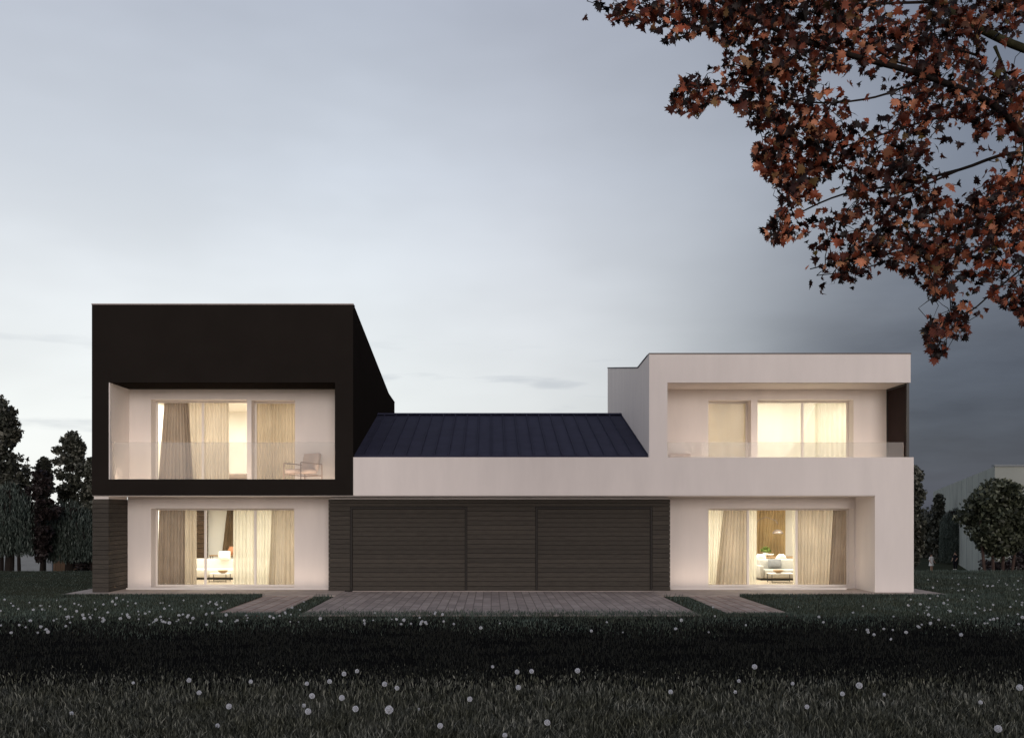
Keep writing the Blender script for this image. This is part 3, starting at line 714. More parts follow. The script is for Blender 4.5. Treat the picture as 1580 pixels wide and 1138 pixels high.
# ------------------------------------------------------------------ background buildings
t = empty('building', (60, 80, -3), 'flat roofed grey panelled building beyond the trees on the right', 'building')
ca = Vector((PX(1535, 42), 42)); cb = Vector((PX(1440, 120), 120))
ztop = PZ(719, 42); dirv = (cb - ca)
mb = MB()
foot = [(ca.x, ca.y), (ca.x + 60, ca.y), (ca.x + 90, 120), (cb.x, cb.y)]
mb.add([(x, y, -3.2) for x, y in foot] + [(x, y, ztop) for x, y in foot], [(0, 1, 5, 4), (1, 2, 6, 5), (2, 3, 7, 6), (3, 0, 4, 7), (4, 5, 6, 7)])
o = mb.build('wall', M['concrete'], t)
mb = MB(); nrm = Vector((-dirv.y, dirv.x)).normalized()
nj = 14
for i in range(1, nj):
    p = ca + dirv * (i / nj); q = p + dirv.normalized() * .12
    V = [(p.x + nrm.x*.012, p.y + nrm.y*.012, -3), (q.x + nrm.x*.012, q.y + nrm.y*.012, -3), (q.x + nrm.x*.012, q.y + nrm.y*.012, ztop - .05), (p.x + nrm.x*.012, p.y + nrm.y*.012, ztop - .05)]
    V2 = [(x - nrm.x*.08, y - nrm.y*.08, z) for x, y, z in V]
    mb.add(V + V2, [(0,1,2,3), (7,6,5,4), (0,4,5,1), (1,5,6,2), (2,6,7,3), (3,7,4,0)])
for i in range(1, 10): mb.box(ca.x + i * 6, ca.x + i * 6 + .1, ca.y - .015, ca.y + .04, -3, ztop - .05)
mb.build('panel_joint', M['gwall'], t)['kind'] = 'stuff'
mb = MB().box(ca.x - .1, ca.x + 60, ca.y - .12, ca.y + .3, ztop, ztop + .12); mb.build('coping', M['gwall'], t)
# left garden wall and timber fence
t = empty('garden_wall', (-33, 35, -3), 'pale grey garden wall behind the left trees', 'wall')
X0, X1 = PX(-60, 35), PX(80, 35)
o = MB().box(X0, X1, 35, 35.25, -3.1, PZ(848, 35)).build('wall', M['gwall'], t)
MB().box(X0, X1 + .03, 34.95, 35.3, PZ(848, 35), PZ(848, 35) + .08).build('coping', M['gwall'], t)
t = empty('timber_fence', (-25, 33.5, -3), 'brown vertical board fence behind the hanging willow', 'fence')
X0, X1 = PX(82, 33.5), PX(190, 33.5); mb = MB(); x = X0
while x < X1: mb.box(x, x + .14, 33.5, 33.53, -3, PZ(854, 33.5) + random.uniform(-.03, .03)); x += .155
mb.build('board_panel', M['fence'], t)
for i in range(4): MB().box(X0 + i * 1.4, X0 + i * 1.4 + .09, 33.53, 33.62, -3, PZ(856, 33.5)).build('post', M['fence'], t)

# ------------------------------------------------------------------ trees
M['fol_dark'] = foliage('foliage_dark', [(0, (0.020, 0.023, 0.018)), (.55, (0.065, 0.072, 0.056)), (.85, (0.15, 0.16, 0.13)), (1, (0.30, 0.31, 0.27))], .22, .45, (.7, (.6, .55, .5)))
M['fol_red'] = foliage('foliage_purple', [(0, (0.010, 0.008, 0.008)), (.6, (0.020, 0.014, 0.014)), (1, (0.06, 0.045, 0.045))], .22, .45)
M['fol_green'] = foliage('foliage_green', [(0, (0.028, 0.034, 0.022)), (.55, (0.068, 0.078, 0.050)), (.88, (0.13, 0.145, 0.095)), (1, (0.24, 0.26, 0.19))], .22, .45, (.7, (.6, .6, .55)))
M['fol_willow'] = foliage('foliage_willow', [(0, (0.032, 0.046, 0.040)), (.6, (0.085, 0.115, 0.10)), (1, (0.18, 0.22, 0.20))], .25, .5, (.8, (.55, .55, .5)))
def diamonds(C, U, Vv):
    n = len(C); P = np.stack([C - U, C + Vv, C + U, C - Vv], 1).reshape(-1, 3)
    return P, np.arange(n * 4).reshape(-1, 4)
def unit(a): return a / np.maximum(np.linalg.norm(a, axis=-1, keepdims=True), 1e-9)
def tree(name, label, cat, px, y, top, bot, halfw, shape='oval', mat='fol_dark', bark='bark', clumps=110, per=70, leaf=.11, group=None, trunks=1, cr=.42):
    kk = k_at(y); bz = gz(y) - .05
    X = PX(px, y); zt, zb = PZ(top, y), PZ(bot, y); hw = halfw * kk; zc, hh = (zt + zb) / 2, (zt - zb) / 2
    t = empty(name, (X, y, bz), label, cat, group)
    cs = []
    while len(cs) < clumps:
        u = random.uniform(-1, 1)
        if shape == 'oval': rr = math.sqrt(max(0, 1 - abs(u) ** 2.4))
        elif shape == 'column': rr = (1 - ((u + 1) / 2) ** 2.2) ** .7 * (.55 + .45 * min(1, (u + 1) * 1.6)) 
        else: rr = (1 - ((u + 1) / 2) ** 1.4) ** .9 * min(1, .4 + (u + 1) * 1.4)
        ang = random.uniform(0, 2 * math.pi); q = random.random() ** .45
        lump = 1 + .18 * math.sin(3 * ang + 5 * u) + .12 * math.sin(7 * u + ang)
        cs.append((X + math.cos(ang) * hw * rr * q * lump * .92, y + math.sin(ang) * hw * rr * q * lump * .9, zc + u * hh * .95))
    cs = np.array(cs)
    rad = cr * np.clip(rng.normal(1, .25, (clumps, 1)), .5, 1.5) * max(.6, min(1.3, hw / 1.3))
    C = np.repeat(cs, per, 0) + unit(rng.normal(size=(clumps * per, 3))) * np.repeat(rad, per, 0) * rng.random((clumps * per, 1)) ** .5 * np.array([1, 1, .75])
    n = len(C); U = unit(rng.normal(size=(n, 3)) + np.array([0, 0, -.3])); W2 = unit(np.cross(U, rng.normal(size=(n, 3))))
    s = leaf * rng.uniform(.6, 1.3, (n, 1))
    P, Fq = diamonds(C, U * s, W2 * s * .55)
    np_mesh('crown', P, Fq, M[mat], t)
    mb = MB(); rt = max(.09, hw * .09)
    for q in range(trunks):
        ox = (q - (trunks - 1) / 2) * rt * 3.2
        mb.tube([(X + ox, y, bz), (X + ox * 1.3 + random.uniform(-.05, .05), y, zb + .2), (X + ox * 1.6 + random.uniform(-.2, .2), y + random.uniform(-.1, .1), zc), (X + random.uniform(-.1, .1), y, zt - hh * .3)], [rt * (1.1 if trunks == 1 else .6), rt * .85 * (1 if trunks == 1 else .6), rt * .5, rt * .15], 8)
    for i in range(0, clumps, 3):
        c1 = Vector(cs[i]); z0_ = zb - hh * .02 + (c1.z - zb) * random.uniform(.15, .6)
        a_ = Vector((X, y, max(zb - .1, z0_))); md = a_.lerp(c1, .5) + Vector((0, 0, .12 * (c1 - a_).length * -1))
        mb.tube([a_, md, c1], [rt * .3, rt * .18, rt * .07], 5)
    mb.build('trunk', M[bark], t)
    return t
def willow(label, px, y, top, bot, halfw, strands=420, group=None, mat='fol_willow'):
    kk = k_at(y); bz = gz(y) - .05; X = PX(px, y); zt, zb = PZ(top, y), PZ(bot, y); hw = halfw * kk
    t = empty('willow_tree', (X, y, bz), label, 'tree', group)
    mb = MB().tube([(X, y, bz), (X + .1, y, (bz + zt) / 2), (X, y, zt - .5)], [.2, .15, .06], 8)
    Cs = []; Us = []
    for i in range(strands):
        an = random.uniform(0, 2 * math.pi); q = math.sqrt(random.random()); r = hw * q
        hx, hy = X + math.cos(an) * r, y + math.sin(an) * r * .8
        hz_ = zt - (zt - zb) * .55 * q ** 2.2 * random.uniform(.3, 1) - random.uniform(0, .5)
        end = zb + random.uniform(0, .55) * (zt - zb) * random.random(); step = .085
        z = hz_; sw = random.uniform(-.03, .03)
        if i % 12 == 0: mb.tube([(X, y, zt - (zt - zb) * .45), ((X + hx) / 2, (y + hy) / 2, max(hz_, zt - .4)), (hx, hy, hz_)], [.05, .035, .012], 5)
        while z > end:
            Cs.append((hx + random.uniform(-.05, .05), hy + random.uniform(-.05, .05), z)); Us.append((random.uniform(-.35, .35), random.uniform(-.35, .35), -1))
            z -= step; hx += sw * .3
    C = np.array(Cs); U = unit(np.array(Us)); W2 = unit(np.cross(U, rng.normal(size=U.shape)))
    s = rng.uniform(.06, .11, (len(C), 1))
    P, Fq = diamonds(C, U * s, W2 * s * .24)
    np_mesh('crown', P, Fq, M[mat], t); mb.build('trunk', M['bark'], t)
    return t
G1 = 'trees standing behind the lawn on the left'; G2 = 'trees standing behind the lawn on the right'
tree('tall_tree', 'tallest dark tree cut by the left edge of the photo', 'tree', 2, 15.0, 612, 856, 36, 'oval', clumps=170, per=70, group=G1, leaf=.12)
tree('small_tree', 'small round headed tree with a bare dark stem at left', 'tree', 64, 14.0, 722, 866, 20, 'oval', 'fol_red', clumps=90, per=60, group=G1, cr=.36)
tree('tall_tree', 'slender dark tree right of the small round headed tree', 'tree', 68, 19.0, 704, 850, 19, 'column', clumps=100, per=70, group=G1, cr=.36)
tree('tall_tree', 'high topped dark tree nearest the black box', 'tree', 110, 17.5, 666, 860, 25, 'oval', clumps=160, per=75, group=G1)
tree('tall_tree', 'dark tree half hidden behind the left wing', 'tree', 142, 16.5, 704, 862, 18, 'column', clumps=110, per=70, group=G1)
tree('tall_tree', 'dark leafy tree filling the gap between the two leftmost stems', 'tree', 30, 20.5, 752, 850, 22, 'oval', clumps=90, per=60, group=G1)
willow('hanging willow with long strands at the left edge', 14, 13.4, 742, 858, 36, 620, G1)
willow('hanging willow in front of the board fence', 106, 15.8, 770, 868, 40, 620, G1)
tree('tall_tree', 'dark narrow tree rising against the right end of the house', 'tree', 1408, 16, 718, 872, 16, 'oval', 'fol_dark', clumps=120, per=70, group=G2)
tree('conifer_tree', 'slim pointed tree left of the grey building corner', 'tree', 1449, 78, 761, 868, 14, 'column', 'fol_dark', clumps=110, per=60, leaf=.17, group=G2, cr=.6)
tree('leafy_tree', 'round crowned green tree before the grey building', 'tree', 1540, 19, 742, 852, 46, 'oval', 'fol_green', 'barkred', clumps=230, per=75, group=G2, trunks=4, leaf=.12)
tree('leafy_tree', 'green tree cut by the right edge of the photo', 'tree', 1596, 27, 768, 862, 24, 'oval', 'fol_green', 'bark', clumps=110, per=60, group=G2)
willow('grey green willow between the slim tree and the round tree', 1478, 74, 782, 868, 28, 900, G2)
tree('small_tree', 'low dark tree behind the far willow', 'tree', 1430, 90, 790, 876, 26, 'oval', 'fol_dark', clumps=120, per=50, leaf=.25, group=G2, cr=.9)
tree('small_tree', 'low dark tree left of the round crowned tree', 'tree', 1496, 88, 785, 876, 26, 'oval', 'fol_dark', clumps=120, per=50, leaf=.25, group=G2, cr=.9)
def hedge(x0, x1, y, z1, label, n=5200, leaf=.15, mat='fol_red'):
    C = np.stack([rng.uniform(x0, x1, n), rng.uniform(y, y + 1.6, n), np.zeros(n)], 1)
    top = z1 + .35 * np.sin(C[:, 0] * 1.3) + .25 * np.sin(C[:, 0] * 3.1 + 1)
    C[:, 2] = gz(y) + (top - gz(y)) * rng.random(n) ** .8
    U = unit(rng.normal(size=(n, 3))); W2 = unit(np.cross(U, rng.normal(size=(n, 3)))); s = leaf * rng.uniform(.6, 1.3, (n, 1))
    P, Fq = diamonds(C, U * s, W2 * s * .6)
    o = np_mesh('hedge', P, Fq, M[mat]); return tag(o, label, 'hedge')
hedge(PX(1400, 95), PX(1530, 95), 95, PZ(838, 95), 'dark hedge behind the person on the far lawn', 9000, .28)
hedge(PX(1528, 34), PX(1620, 34), 34, PZ(862, 34), 'low dark hedge under the round crowned tree', 2500, .13)
hedge(PX(92, 30), PX(170, 30), 31, PZ(835, 30), 'dark hedge before the board fence beside the black box', 2600, .13)
# far woods on the skyline
n = 16000; C = np.stack([rng.uniform(-420, 420, n), rng.uniform(240, 262, n), np.zeros(n)], 1)
top = 2.2 + 1.6 * np.sin(C[:, 0] * .05) + 1.2 * np.sin(C[:, 0] * .17 + 1) + .8 * np.sin(C[:, 0] * .6)
C[:, 2] = -3 + (top + 3) * rng.random(n) ** .7
U = unit(rng.normal(size=(n, 3))); W2 = unit(np.cross(U, rng.normal(size=(n, 3)))); s = rng.uniform(.8, 1.7, (n, 1))
P, Fq = diamonds(C, U * s, W2 * s * .7)
tag(np_mesh('far_woods', P, Fq, M['fol_dark']), 'low dark woods on the skyline', 'woods', kind='stuff')

# ------------------------------------------------------------------ maple overhead
def mapleleaf():
    pts = [(0, -.40), (.07, -.30), (.30, -.40), (.25, -.22), (.56, -.16), (.38, -.01), (.52, .17), (.27, .14), (.20, .20), (.27, .36), (.12, .34), (0, .60)]
    right = pts; left = [(-x, y) for x, y in pts[-2:0:-1]]
    return np.array(right + left), len(right)
LP, nr = mapleleaf(); nl = len(LP)
limbs = []
def limb(pts, r0, r1, mat='bark', n=8):
    P = [P3(*p) for p in pts]; Q = []
    for i in range(len(P) - 1):
        p0, p1, p2, p3 = P[max(i-1, 0)], P[i], P[i+1], P[min(i+2, len(P)-1)]
        for j in range(5):
            t = j / 5
            Q.append(.5 * ((2*p1) + (-p0+p2)*t + (2*p0-5*p1+4*p2-p3)*t*t + (-p0+3*p1-3*p2+p3)*t**3))
    Q.append(P[-1]); N = len(Q)
    r0 = r0 * .6; limbs.append((Q, [r1 + (r0 - r1) * max(0, 1 - (i / (N-1)) ** .45) for i in range(N)], mat)); return Q
trunk_base = Vector((9.6, -16.5, 0))
T = empty('maple_tree', tuple(trunk_base), 'red brown leaved maple reaching in from the upper right', 'tree')
tb = lambda z: (VX + 9.6 / 11.5 * F, VY - (z - CH) / 11.5 * F, 11.5)
limb([tb(3.3), (1830, 500, 11.3), (1700, 350, 11.0), (1585, 218, 10.7), (1530, 160, 10.4), (1430, 118, 10.2), (1330, 90, 10.0), (1230, 60, 9.8), (1150, 22, 9.7), (1080, -12, 9.6)], .13, .018)
limb([tb(4.6), (1850, 230, 11.6), (1700, 110, 11.6), (1580, 75, 11.5), (1500, 38, 11.3), (1440, 3, 11.2), (1370, -40, 11.2)], .13, .04, 'barkmoss')
limb([tb(2.8), (1850, 520, 12), (1700, 330, 11.9), (1590, 238, 11.8), (1480, 262, 11.6), (1400, 283, 11.4), (1300, 300, 11.2), (1230, 330, 11)], .09, .008)
limb([tb(2.5), (1850, 600, 11), (1700, 420, 11), (1580, 328, 11), (1455, 368, 10.8), (1380, 390, 10.7), (1320, 398, 10.6), (1250, 415, 10.5)], .08, .006)
limb([(1700, 420, 11), (1610, 400, 10.6), (1545, 440, 10.4), (1500, 478, 10.3), (1462, 492, 10.2), (1450, 530, 10.2)], .03, .005)
limb([(1430, 118, 10.2), (1350, 150, 10), (1250, 158, 9.8), (1150, 135, 9.7), (1060, 132, 9.6)], .03, .005)
limb([(1530, 160, 10.4), (1400, 195, 10.3), (1300, 226, 10.2), (1190, 240, 10.1)], .03, .005)
limb([(1480, 262, 11.6), (1350, 318, 11), (1250, 345, 10.6), (1195, 355, 10.4)], .028, .005)
limb([(1455, 368, 10.8), (1340, 412, 10.6), (1260, 425, 10.4)], .022, .005)
limb([(1440, 3, 11.2), (1300, 8, 10.6), (1120, 18, 10), (1000, 24, 9.7), (925, 8, 9.6)], .035, .005)
limb([(1520, 90, 11), (1470, 78, 10.8), (1400, 100, 10.4), (1330, 60, 10.2), (1260, -10, 10)], .03, .008)
limb([(1535, 72, 11.3), (1550, 110, 11.2), (1562, 160, 11), (1580, 230, 11), (1560, 320, 11)], .035, .008, 'barkmoss')
limb([(1850, 230, 11.6), (1750, 0, 12), (1600, -160, 12), (1400, -250, 12)], .09, .02)
limb([tb(5.5), (2000, 60, 12), (2050, -200, 12.5), (1950, -420, 12.5)], .10, .02)
outline = [(905,-10),(916,14),(950,38),(975,40),(1010,50),(1035,68),(1062,58),(1090,50),(1108,70),(1118,98),(1090,104),(1058,112),(1030,145),(1036,172),(1076,184),(1092,160),(1122,158),(1148,186),(1178,210),(1157,236),(1162,266),(1196,286),(1206,318),(1174,346),(1186,376),(1238,368),(1248,396),(1218,426),(1226,446),(1258,438),(1272,460),(1302,428),(1322,460),(1346,430),(1384,418),(1424,438),(1434,468),(1464,456),(1474,478),(1428,490),(1424,510),(1440,556),(1462,545),(1458,515),(1494,528),(1512,490),(1540,468),(1580,500),(1700,560),(1900,560),(2200,450),(2400,100),(2300,-300),(1900,-560),(1400,-450),(1000,-200)]
def inside(x, y):
    c = False; j = len(outline) - 1
    for i in range(len(outline)):
        xi, yi = outline[i]; xj, yj = outline[j]
        if (yi > y) != (yj > y) and x < (xj - xi) * (y - yi) / (yj - yi) + xi: c = not c
        j = i
    return c
from mathutils import noise as mnoise
nodes = [(q, i, li) for li, (Q, rr, _) in enumerate(limbs) for i, q in enumerate(Q)]
NP = np.array([tuple(q) for q, _, _ in nodes])
leafC = []; twigs = MB(); cnt = 0; tries = 0
def dens(x, y):
    v = mnoise.noise(Vector((x * .011, y * .011, 3.3))) * .5 + .5 + .25 * mnoise.noise(Vector((x * .03, y * .03, 7)))
    base = .38
    if x > 1380 and y < 290: base = .48
    if x > 1480 and y > 380: base = .50
    return v > base - .02
target_in, target_out = 1180, 600; n_in = n_out = 0
while (n_in < target_in or n_out < target_out) and tries < 40000:
    tries += 1
    if n_in < target_in and random.random() < .6: x, y = random.uniform(900, 1600), random.uniform(-15, 565); inn = True
    else: x, y = random.uniform(1000, 2400), random.uniform(-560, 560); inn = (900 < x < 1600 and y > -15)
    if inn and n_in >= target_in: continue
    if not inn and n_out >= target_out: continue
    if not inside(x, y): continue
    if inn and not dens(x, y): continue
    dist = random.uniform(9.5, 12.2) if x > 1300 else random.uniform(9.2, 10.8)
    c0 = P3(x, y, dist)
    dd = np.linalg.norm(NP - np.array(tuple(c0)), axis=1); j = int(np.argmin(dd)); q = Vector(NP[j])
    L_ = (c0 - q).length
    if L_ > 1.3 and random.random() < .9: continue
    if inn: n_in += 1
    else: n_out += 1
    md = q.lerp(c0, .55) + Vector((random.uniform(-.1, .1), random.uniform(-.1, .1), .10 * L_))
    twigs.tube([q, q.lerp(md, .5) + Vector((random.uniform(-.04, .04), 0, random.uniform(-.03, .05))), md, c0], [.006, .005, .004, .0025], 4, False)
    if L_ > .25: NP = np.vstack([NP, tuple(md), tuple(c0)])
    for _ in range(random.randint(4, 7) if inn else random.randint(4, 6)):
        for _t in range(8):
            p = c0.lerp(md, random.random() * .5) + Vector((random.gauss(0, .12), random.gauss(0, .14), random.gauss(-.03, .10)))
            d_ = p.y + EYE; xx, yy = VX + p.x / d_ * F, VY - (p.z - CH) / d_ * F
            if inside(xx, yy): leafC.append(tuple(p)); break
# a few stray tip leaves
for (x, y) in [(903, 28), (1268, 452), (1447, 548), (1442, 556), (1436, 505), (1040, 160), (1072, 172), (1044, 140)]: leafC.append(tuple(P3(x, y, 9.8)))
LC = np.array(leafC); n = len(LC)
tip = unit(rng.normal(size=(n, 3)) * .75 + np.array([0, 0, -.8])); sd_ = unit(np.cross(tip, rng.normal(size=(n, 3)))); nm_ = np.cross(tip, sd_)
size = (.048 + .078 * rng.random(n) ** .8)[:, None, None]
fold = rng.uniform(.0, 1.0, n)[:, None]; curl = rng.uniform(-.8, 1.1, n)[:, None]
lx = LP[:, 0][None, :] * rng.uniform(.8, 1.15, (n, 1)); ly = np.repeat(LP[:, 1][None, :], n, 0)
lz = np.abs(lx) * fold + curl * ly ** 2
V3 = LC[:, None, :] + (lx[..., None] * sd_[:, None, :] + ly[..., None] * tip[:, None, :] + lz[..., None] * nm_[:, None, :]) * size
# centre vertex for a fan
Cn = LC[:, None, :]
allV = np.concatenate([V3, Cn], 1)
idx = np.arange(nl); fan = np.stack([idx, np.roll(idx, -1), np.full(nl, nl)], 1)
Fq = (fan[None] + (np.arange(n) * (nl + 1))[:, None, None]).reshape(-1, 3)
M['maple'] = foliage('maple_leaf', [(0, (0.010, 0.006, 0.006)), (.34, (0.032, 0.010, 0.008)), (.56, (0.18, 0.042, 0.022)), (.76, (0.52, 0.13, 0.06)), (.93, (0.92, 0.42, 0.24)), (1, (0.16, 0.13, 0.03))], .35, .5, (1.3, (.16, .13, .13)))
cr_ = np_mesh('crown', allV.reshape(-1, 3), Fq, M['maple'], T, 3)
mb = MB(); mm = MB()
for Q, rr, mt in limbs: (mm if mt == 'barkmoss' else mb).tube(Q, rr, 8)
o = mm.build('limb', M['barkmoss'], T, True); o['label'] = 'mossy green limb'
mb.tube([trunk_base, trunk_base + Vector((.03, 0, 1.6)), trunk_base + Vector((-.02, 0, 3.2)), trunk_base + Vector((.05, 0, 5.5)), trunk_base + Vector((.1, .1, 8))], [.34, .24, .21, .15, .06], 14)
mb.build('trunk', M['bark'], T, True)
twigs.build('twigs', M['bark'], T)

# ------------------------------------------------------------------ grass
def grass(name, X, Y, hgt, wid, mat, label):
    n = len(X); Z = np.zeros(n) + .004
    an = rng.uniform(0, 2 * np.pi, n); wx, wy = np.cos(an) * wid / 2, np.sin(an) * wid / 2
    la = rng.uniform(0, 2 * np.pi, n); ln = hgt * np.abs(rng.normal(.35, .25, n)); dx, dy = np.cos(la) * ln, np.sin(la) * ln
    B = np.stack([X, Y, Z], 1); Wv = np.stack([wx, wy, 0 * wx], 1)
    m1_ = B + np.stack([dx * .35, dy * .35, hgt * .6], 1); tp = B + np.stack([dx, dy, hgt * np.sqrt(np.clip(1 - (ln / hgt) ** 2 * .5, .2, 1))], 1)
    V = np.stack([B - Wv, B + Wv, m1_ + Wv * .75, m1_ - Wv * .75, tp], 1).reshape(-1, 3)
    b = (np.arange(n) * 5)[:, None]
    tri = np.concatenate([b + np.array([0, 1, 2]), b + np.array([0, 2, 3]), b + np.array([3, 2, 4])], 0)
    o = np_mesh(name, V, tri, mat, None, 3); return tag(o, label, 'grass', kind='stuff')
M['grass_fg'] = foliage('grass_foreground', [(0, (0.010, 0.012, 0.009)), (.5, (0.048, 0.053, 0.041)), (.82, (0.15, 0.158, 0.13)), (1, (0.38, 0.385, 0.34))], .2, .55, (1.1, (.6, .6, .5)))
M['grass_mid'] = foliage('grass_lawn', [(0, (0.034, 0.052, 0.045)), (.6, (0.074, 0.108, 0.090)), (1, (0.17, 0.215, 0.185))], .2, .55, (.5, (.65, .6, .5)))
n = 260000
Y = -18.9 + (rng.random(n) ** 1.2) * 6.2
X = rng.uniform(-11, 12, n)
keep = rng.random(n) < np.clip(1.0 - (Y + 17.6) / 4.6, 0.0, 1) ** 1.8  # blade density falls towards the painted shade band
vis = (X > (Y + EYE) * -.54 - 2.2) & (X < (Y + EYE) * .58 + 2.2)
X, Y = X[keep & vis], Y[keep & vis]
fade = np.clip(1.15 - (Y + 17.0) / 3.8, .35, 1)
grass('grass', X, Y, rng.uniform(.06, .14, len(X)) * fade, rng.uniform(.008, .019, len(X)), M['grass_fg'], 'dark grey green blades of grass across the foreground')
n = 330000
Y = -13.5 + rng.random(n) ** .95 * 24.7; X = rng.uniform(-23, 25, n)
drv = (X > DX0 - .05) & (X < DX1 + .05) & (Y > -6.25 + .25 * rng.random(n)); pth = (((X > -6.4) & (X < -4.9)) | ((X > 5.42) & (X < 6.95))) & (Y > -6.3 + .2 * rng.random(n))
ter = (X > -12.15) & (X < 12.9) & (Y > -1.12)
se = np.array([shade_edge(v) for v in X]); kp = rng.random(n) < np.clip((Y + 10.3 + .4 * np.sin(X * .7) + .3 * np.sin(X * 1.9 + 1)) / 3.0, 0, 1) ** 1.5  # lawn blades thin out into the painted shade band
vis = (X > (Y + EYE) * -.53 - 2) & (X < (Y + EYE) * .57 + 2)
thin = (Y < -1) | (rng.random(n) < .8) & ~((X < -12) & (Y > -1) & (rng.random(n) < .6))
ok = ~drv & ~pth & ~ter & kp & vis & thin
X, Y = X[ok], Y[ok]
hh_ = rng.uniform(.035, .085, len(X)); hh_ = np.where(np.abs(Y + 1.25) < .15, hh_ * 1.7, hh_); hh_ = np.where((X < -11.5) & (Y > -1.8), hh_ * .5, hh_)
grass('grass', X, Y, hh_, rng.uniform(.008, .016, len(X)), M['grass_mid'], 'short dark green grass blades of the lawn around the paths')
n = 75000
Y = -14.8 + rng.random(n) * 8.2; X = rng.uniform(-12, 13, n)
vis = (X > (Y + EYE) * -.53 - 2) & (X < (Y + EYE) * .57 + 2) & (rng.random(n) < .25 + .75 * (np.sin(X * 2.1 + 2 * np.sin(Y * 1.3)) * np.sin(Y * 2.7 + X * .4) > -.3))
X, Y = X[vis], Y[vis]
M['grass_shade'] = foliage('grass_shade_band', [(0, (0.003, 0.004, 0.003)), (.7, (0.008, 0.010, 0.007)), (1, (0.018, 0.019, 0.014))], .1, .7)  # blades coloured near black to carry the painted shade
grass('grass', X, Y, rng.uniform(.03, .08, len(X)), rng.uniform(.008, .015, len(X)), M['grass_shade'], 'short grass coloured near black for the painted shade band')
# straggling tufts lapping onto the drive end and terrace edge
n = 5000
X = np.concatenate([rng.uniform(DX0, DX1, n), rng.uniform(-12.2, -6.4, n), rng.uniform(6.95, 13.0, n), rng.uniform(-6.4, -4.9, 1500), rng.uniform(5.4, 6.9, 1500)])
Y = np.concatenate([-6.35 + np.abs(rng.normal(0, .45, n)), -1.2 + np.abs(rng.normal(0, .1, n)), -1.2 + np.abs(rng.normal(0, .1, n)), -6.35 + np.abs(rng.normal(0, .2, 1500)), -6.35 + np.abs(rng.normal(0, .2, 1500))])
grass('grass', X, Y, rng.uniform(.04, .11, len(X)), rng.uniform(.008, .014, len(X)), M['grass_mid'], 'tufts of grass lapping over the paving edges')

# ------------------------------------------------------------------ dandelions
def dandelion_proto(r, hgt, parts):
    t = bpy.data.objects.new('dandelion', None) if parts else None
    mb = MB(); N = 110 if parts else 34
    for i in range(N):
        z = 1 - 2 * (i + .5) / N; ph = i * 2.399963; q = math.sqrt(1 - z * z); d = Vector((q * math.cos(ph), q * math.sin(ph), z))
        tpt = Vector((0, 0, hgt)) + d * r * random.uniform(.86, 1)
        a_ = d.cross(Vector((.3, .2, 1))).normalized(); b_ = d.cross(a_); s = r * (.17 if parts else .34)
        ctr = tpt - d * r * .12
        V = []; 
        m_ = 6
        for j in range(m_):
            w_ = 2 * math.pi * j / m_ + i; rr = s * (1 if j % 2 == 0 else .45)
            V.append(ctr + (a_ * math.cos(w_) + b_ * math.sin(w_)) * rr + d * r * .10)
        mb.add(V + [ctr], [(j, (j + 1) % m_, m_) for j in range(m_)])
        if parts:
            c0 = Vector((0, 0, hgt)); mb.add([c0 + a_ * r * .01, c0 - a_ * r * .01, ctr], [(0, 1, 2)])
    stem = MB().tube([(0, 0, -.01), (r * .15, 0, hgt * .5), (0, 0, hgt - r * .1)], .0035 if parts else .005, 5)
    if parts:
        COL.objects.link(t)
        mb.build('seed_head', M['puff'], t); stem.build('stem', M['stem'], t)
        MB().lathe([(.001, -r*.2), (r*.16, -r*.12), (r*.2, 0), (r*.14, r*.14), (.001, r*.18)], (0, 0, hgt), 8).build('seed_core', M['puffcore'], t, True)
        return t
    nf0 = len(mb.f); k0 = len(mb.v); mb.v += stem.v; mb.f += [tuple(i + k0 for i in f) for f in stem.f]
    o = mb.build('dandelion', M['puff']); o.data.materials.append(M['stem'])
    for p in o.data.polygons[nf0:]: p.material_index = 1
    return o
GD = 'dandelion seed heads in the grass'
fg = [(291,1049,9),(308,1068,9),(353,1089,11),(109,1100,8),(335,1119,9),(386,1051,8),(474,1054,8),(508,1051,9),(482,1073,11),(470,1088,8),(475,1097,12),(206,1053,6),(531,1039,9),(551,1035,8),(594,1055,10),(612,1061,9),(529,1076,11),(547,1093,12),(600,1094,16),(646,1094,6),(724,1078,10),(678,1119,11),(780,1134,10),(799,1060,10),(798,1036,9),(819,1035,9),(892,1034,10),(843,1114,12),(1034,1067,9),(760,1028,6),(1141,1050,7),(1134,1067,7),(1164,1028,10),(1222,1054,7),(1245,1090,9),(1325,1057,12),(1300,1070,9),(1363,1071,7),(1513,1083,8),(1541,1124,14),(1572,1060,12)]
hgtF = .17
protoF = dandelion_proto(.04, hgtF, True)
for i, (px, py, dm) in enumerate(fg):
    dist = F * (CH - hgtF) / (py - VY); s = .85 * dm * dist / F / .08; dist = F * (CH - hgtF * s) / (py - VY)
    o = protoF if i == 0 else copy_tree(protoF)
    o.location = ((px - VX) / F * dist, dist - EYE, .002); o.scale = (s, s, s)
    o.rotation_euler = (random.uniform(-.08, .08), random.uniform(-.08, .08), random.uniform(0, 6))
    tag(o, 'white dandelion seed head on a thin stem in the dark foreground grass', 'dandelion', GD + ' of the foreground')
hgtM = .085
protoM = [dandelion_proto(.034, hgtM, False), dandelion_proto(.027, hgtM * .85, False)]
spots = []
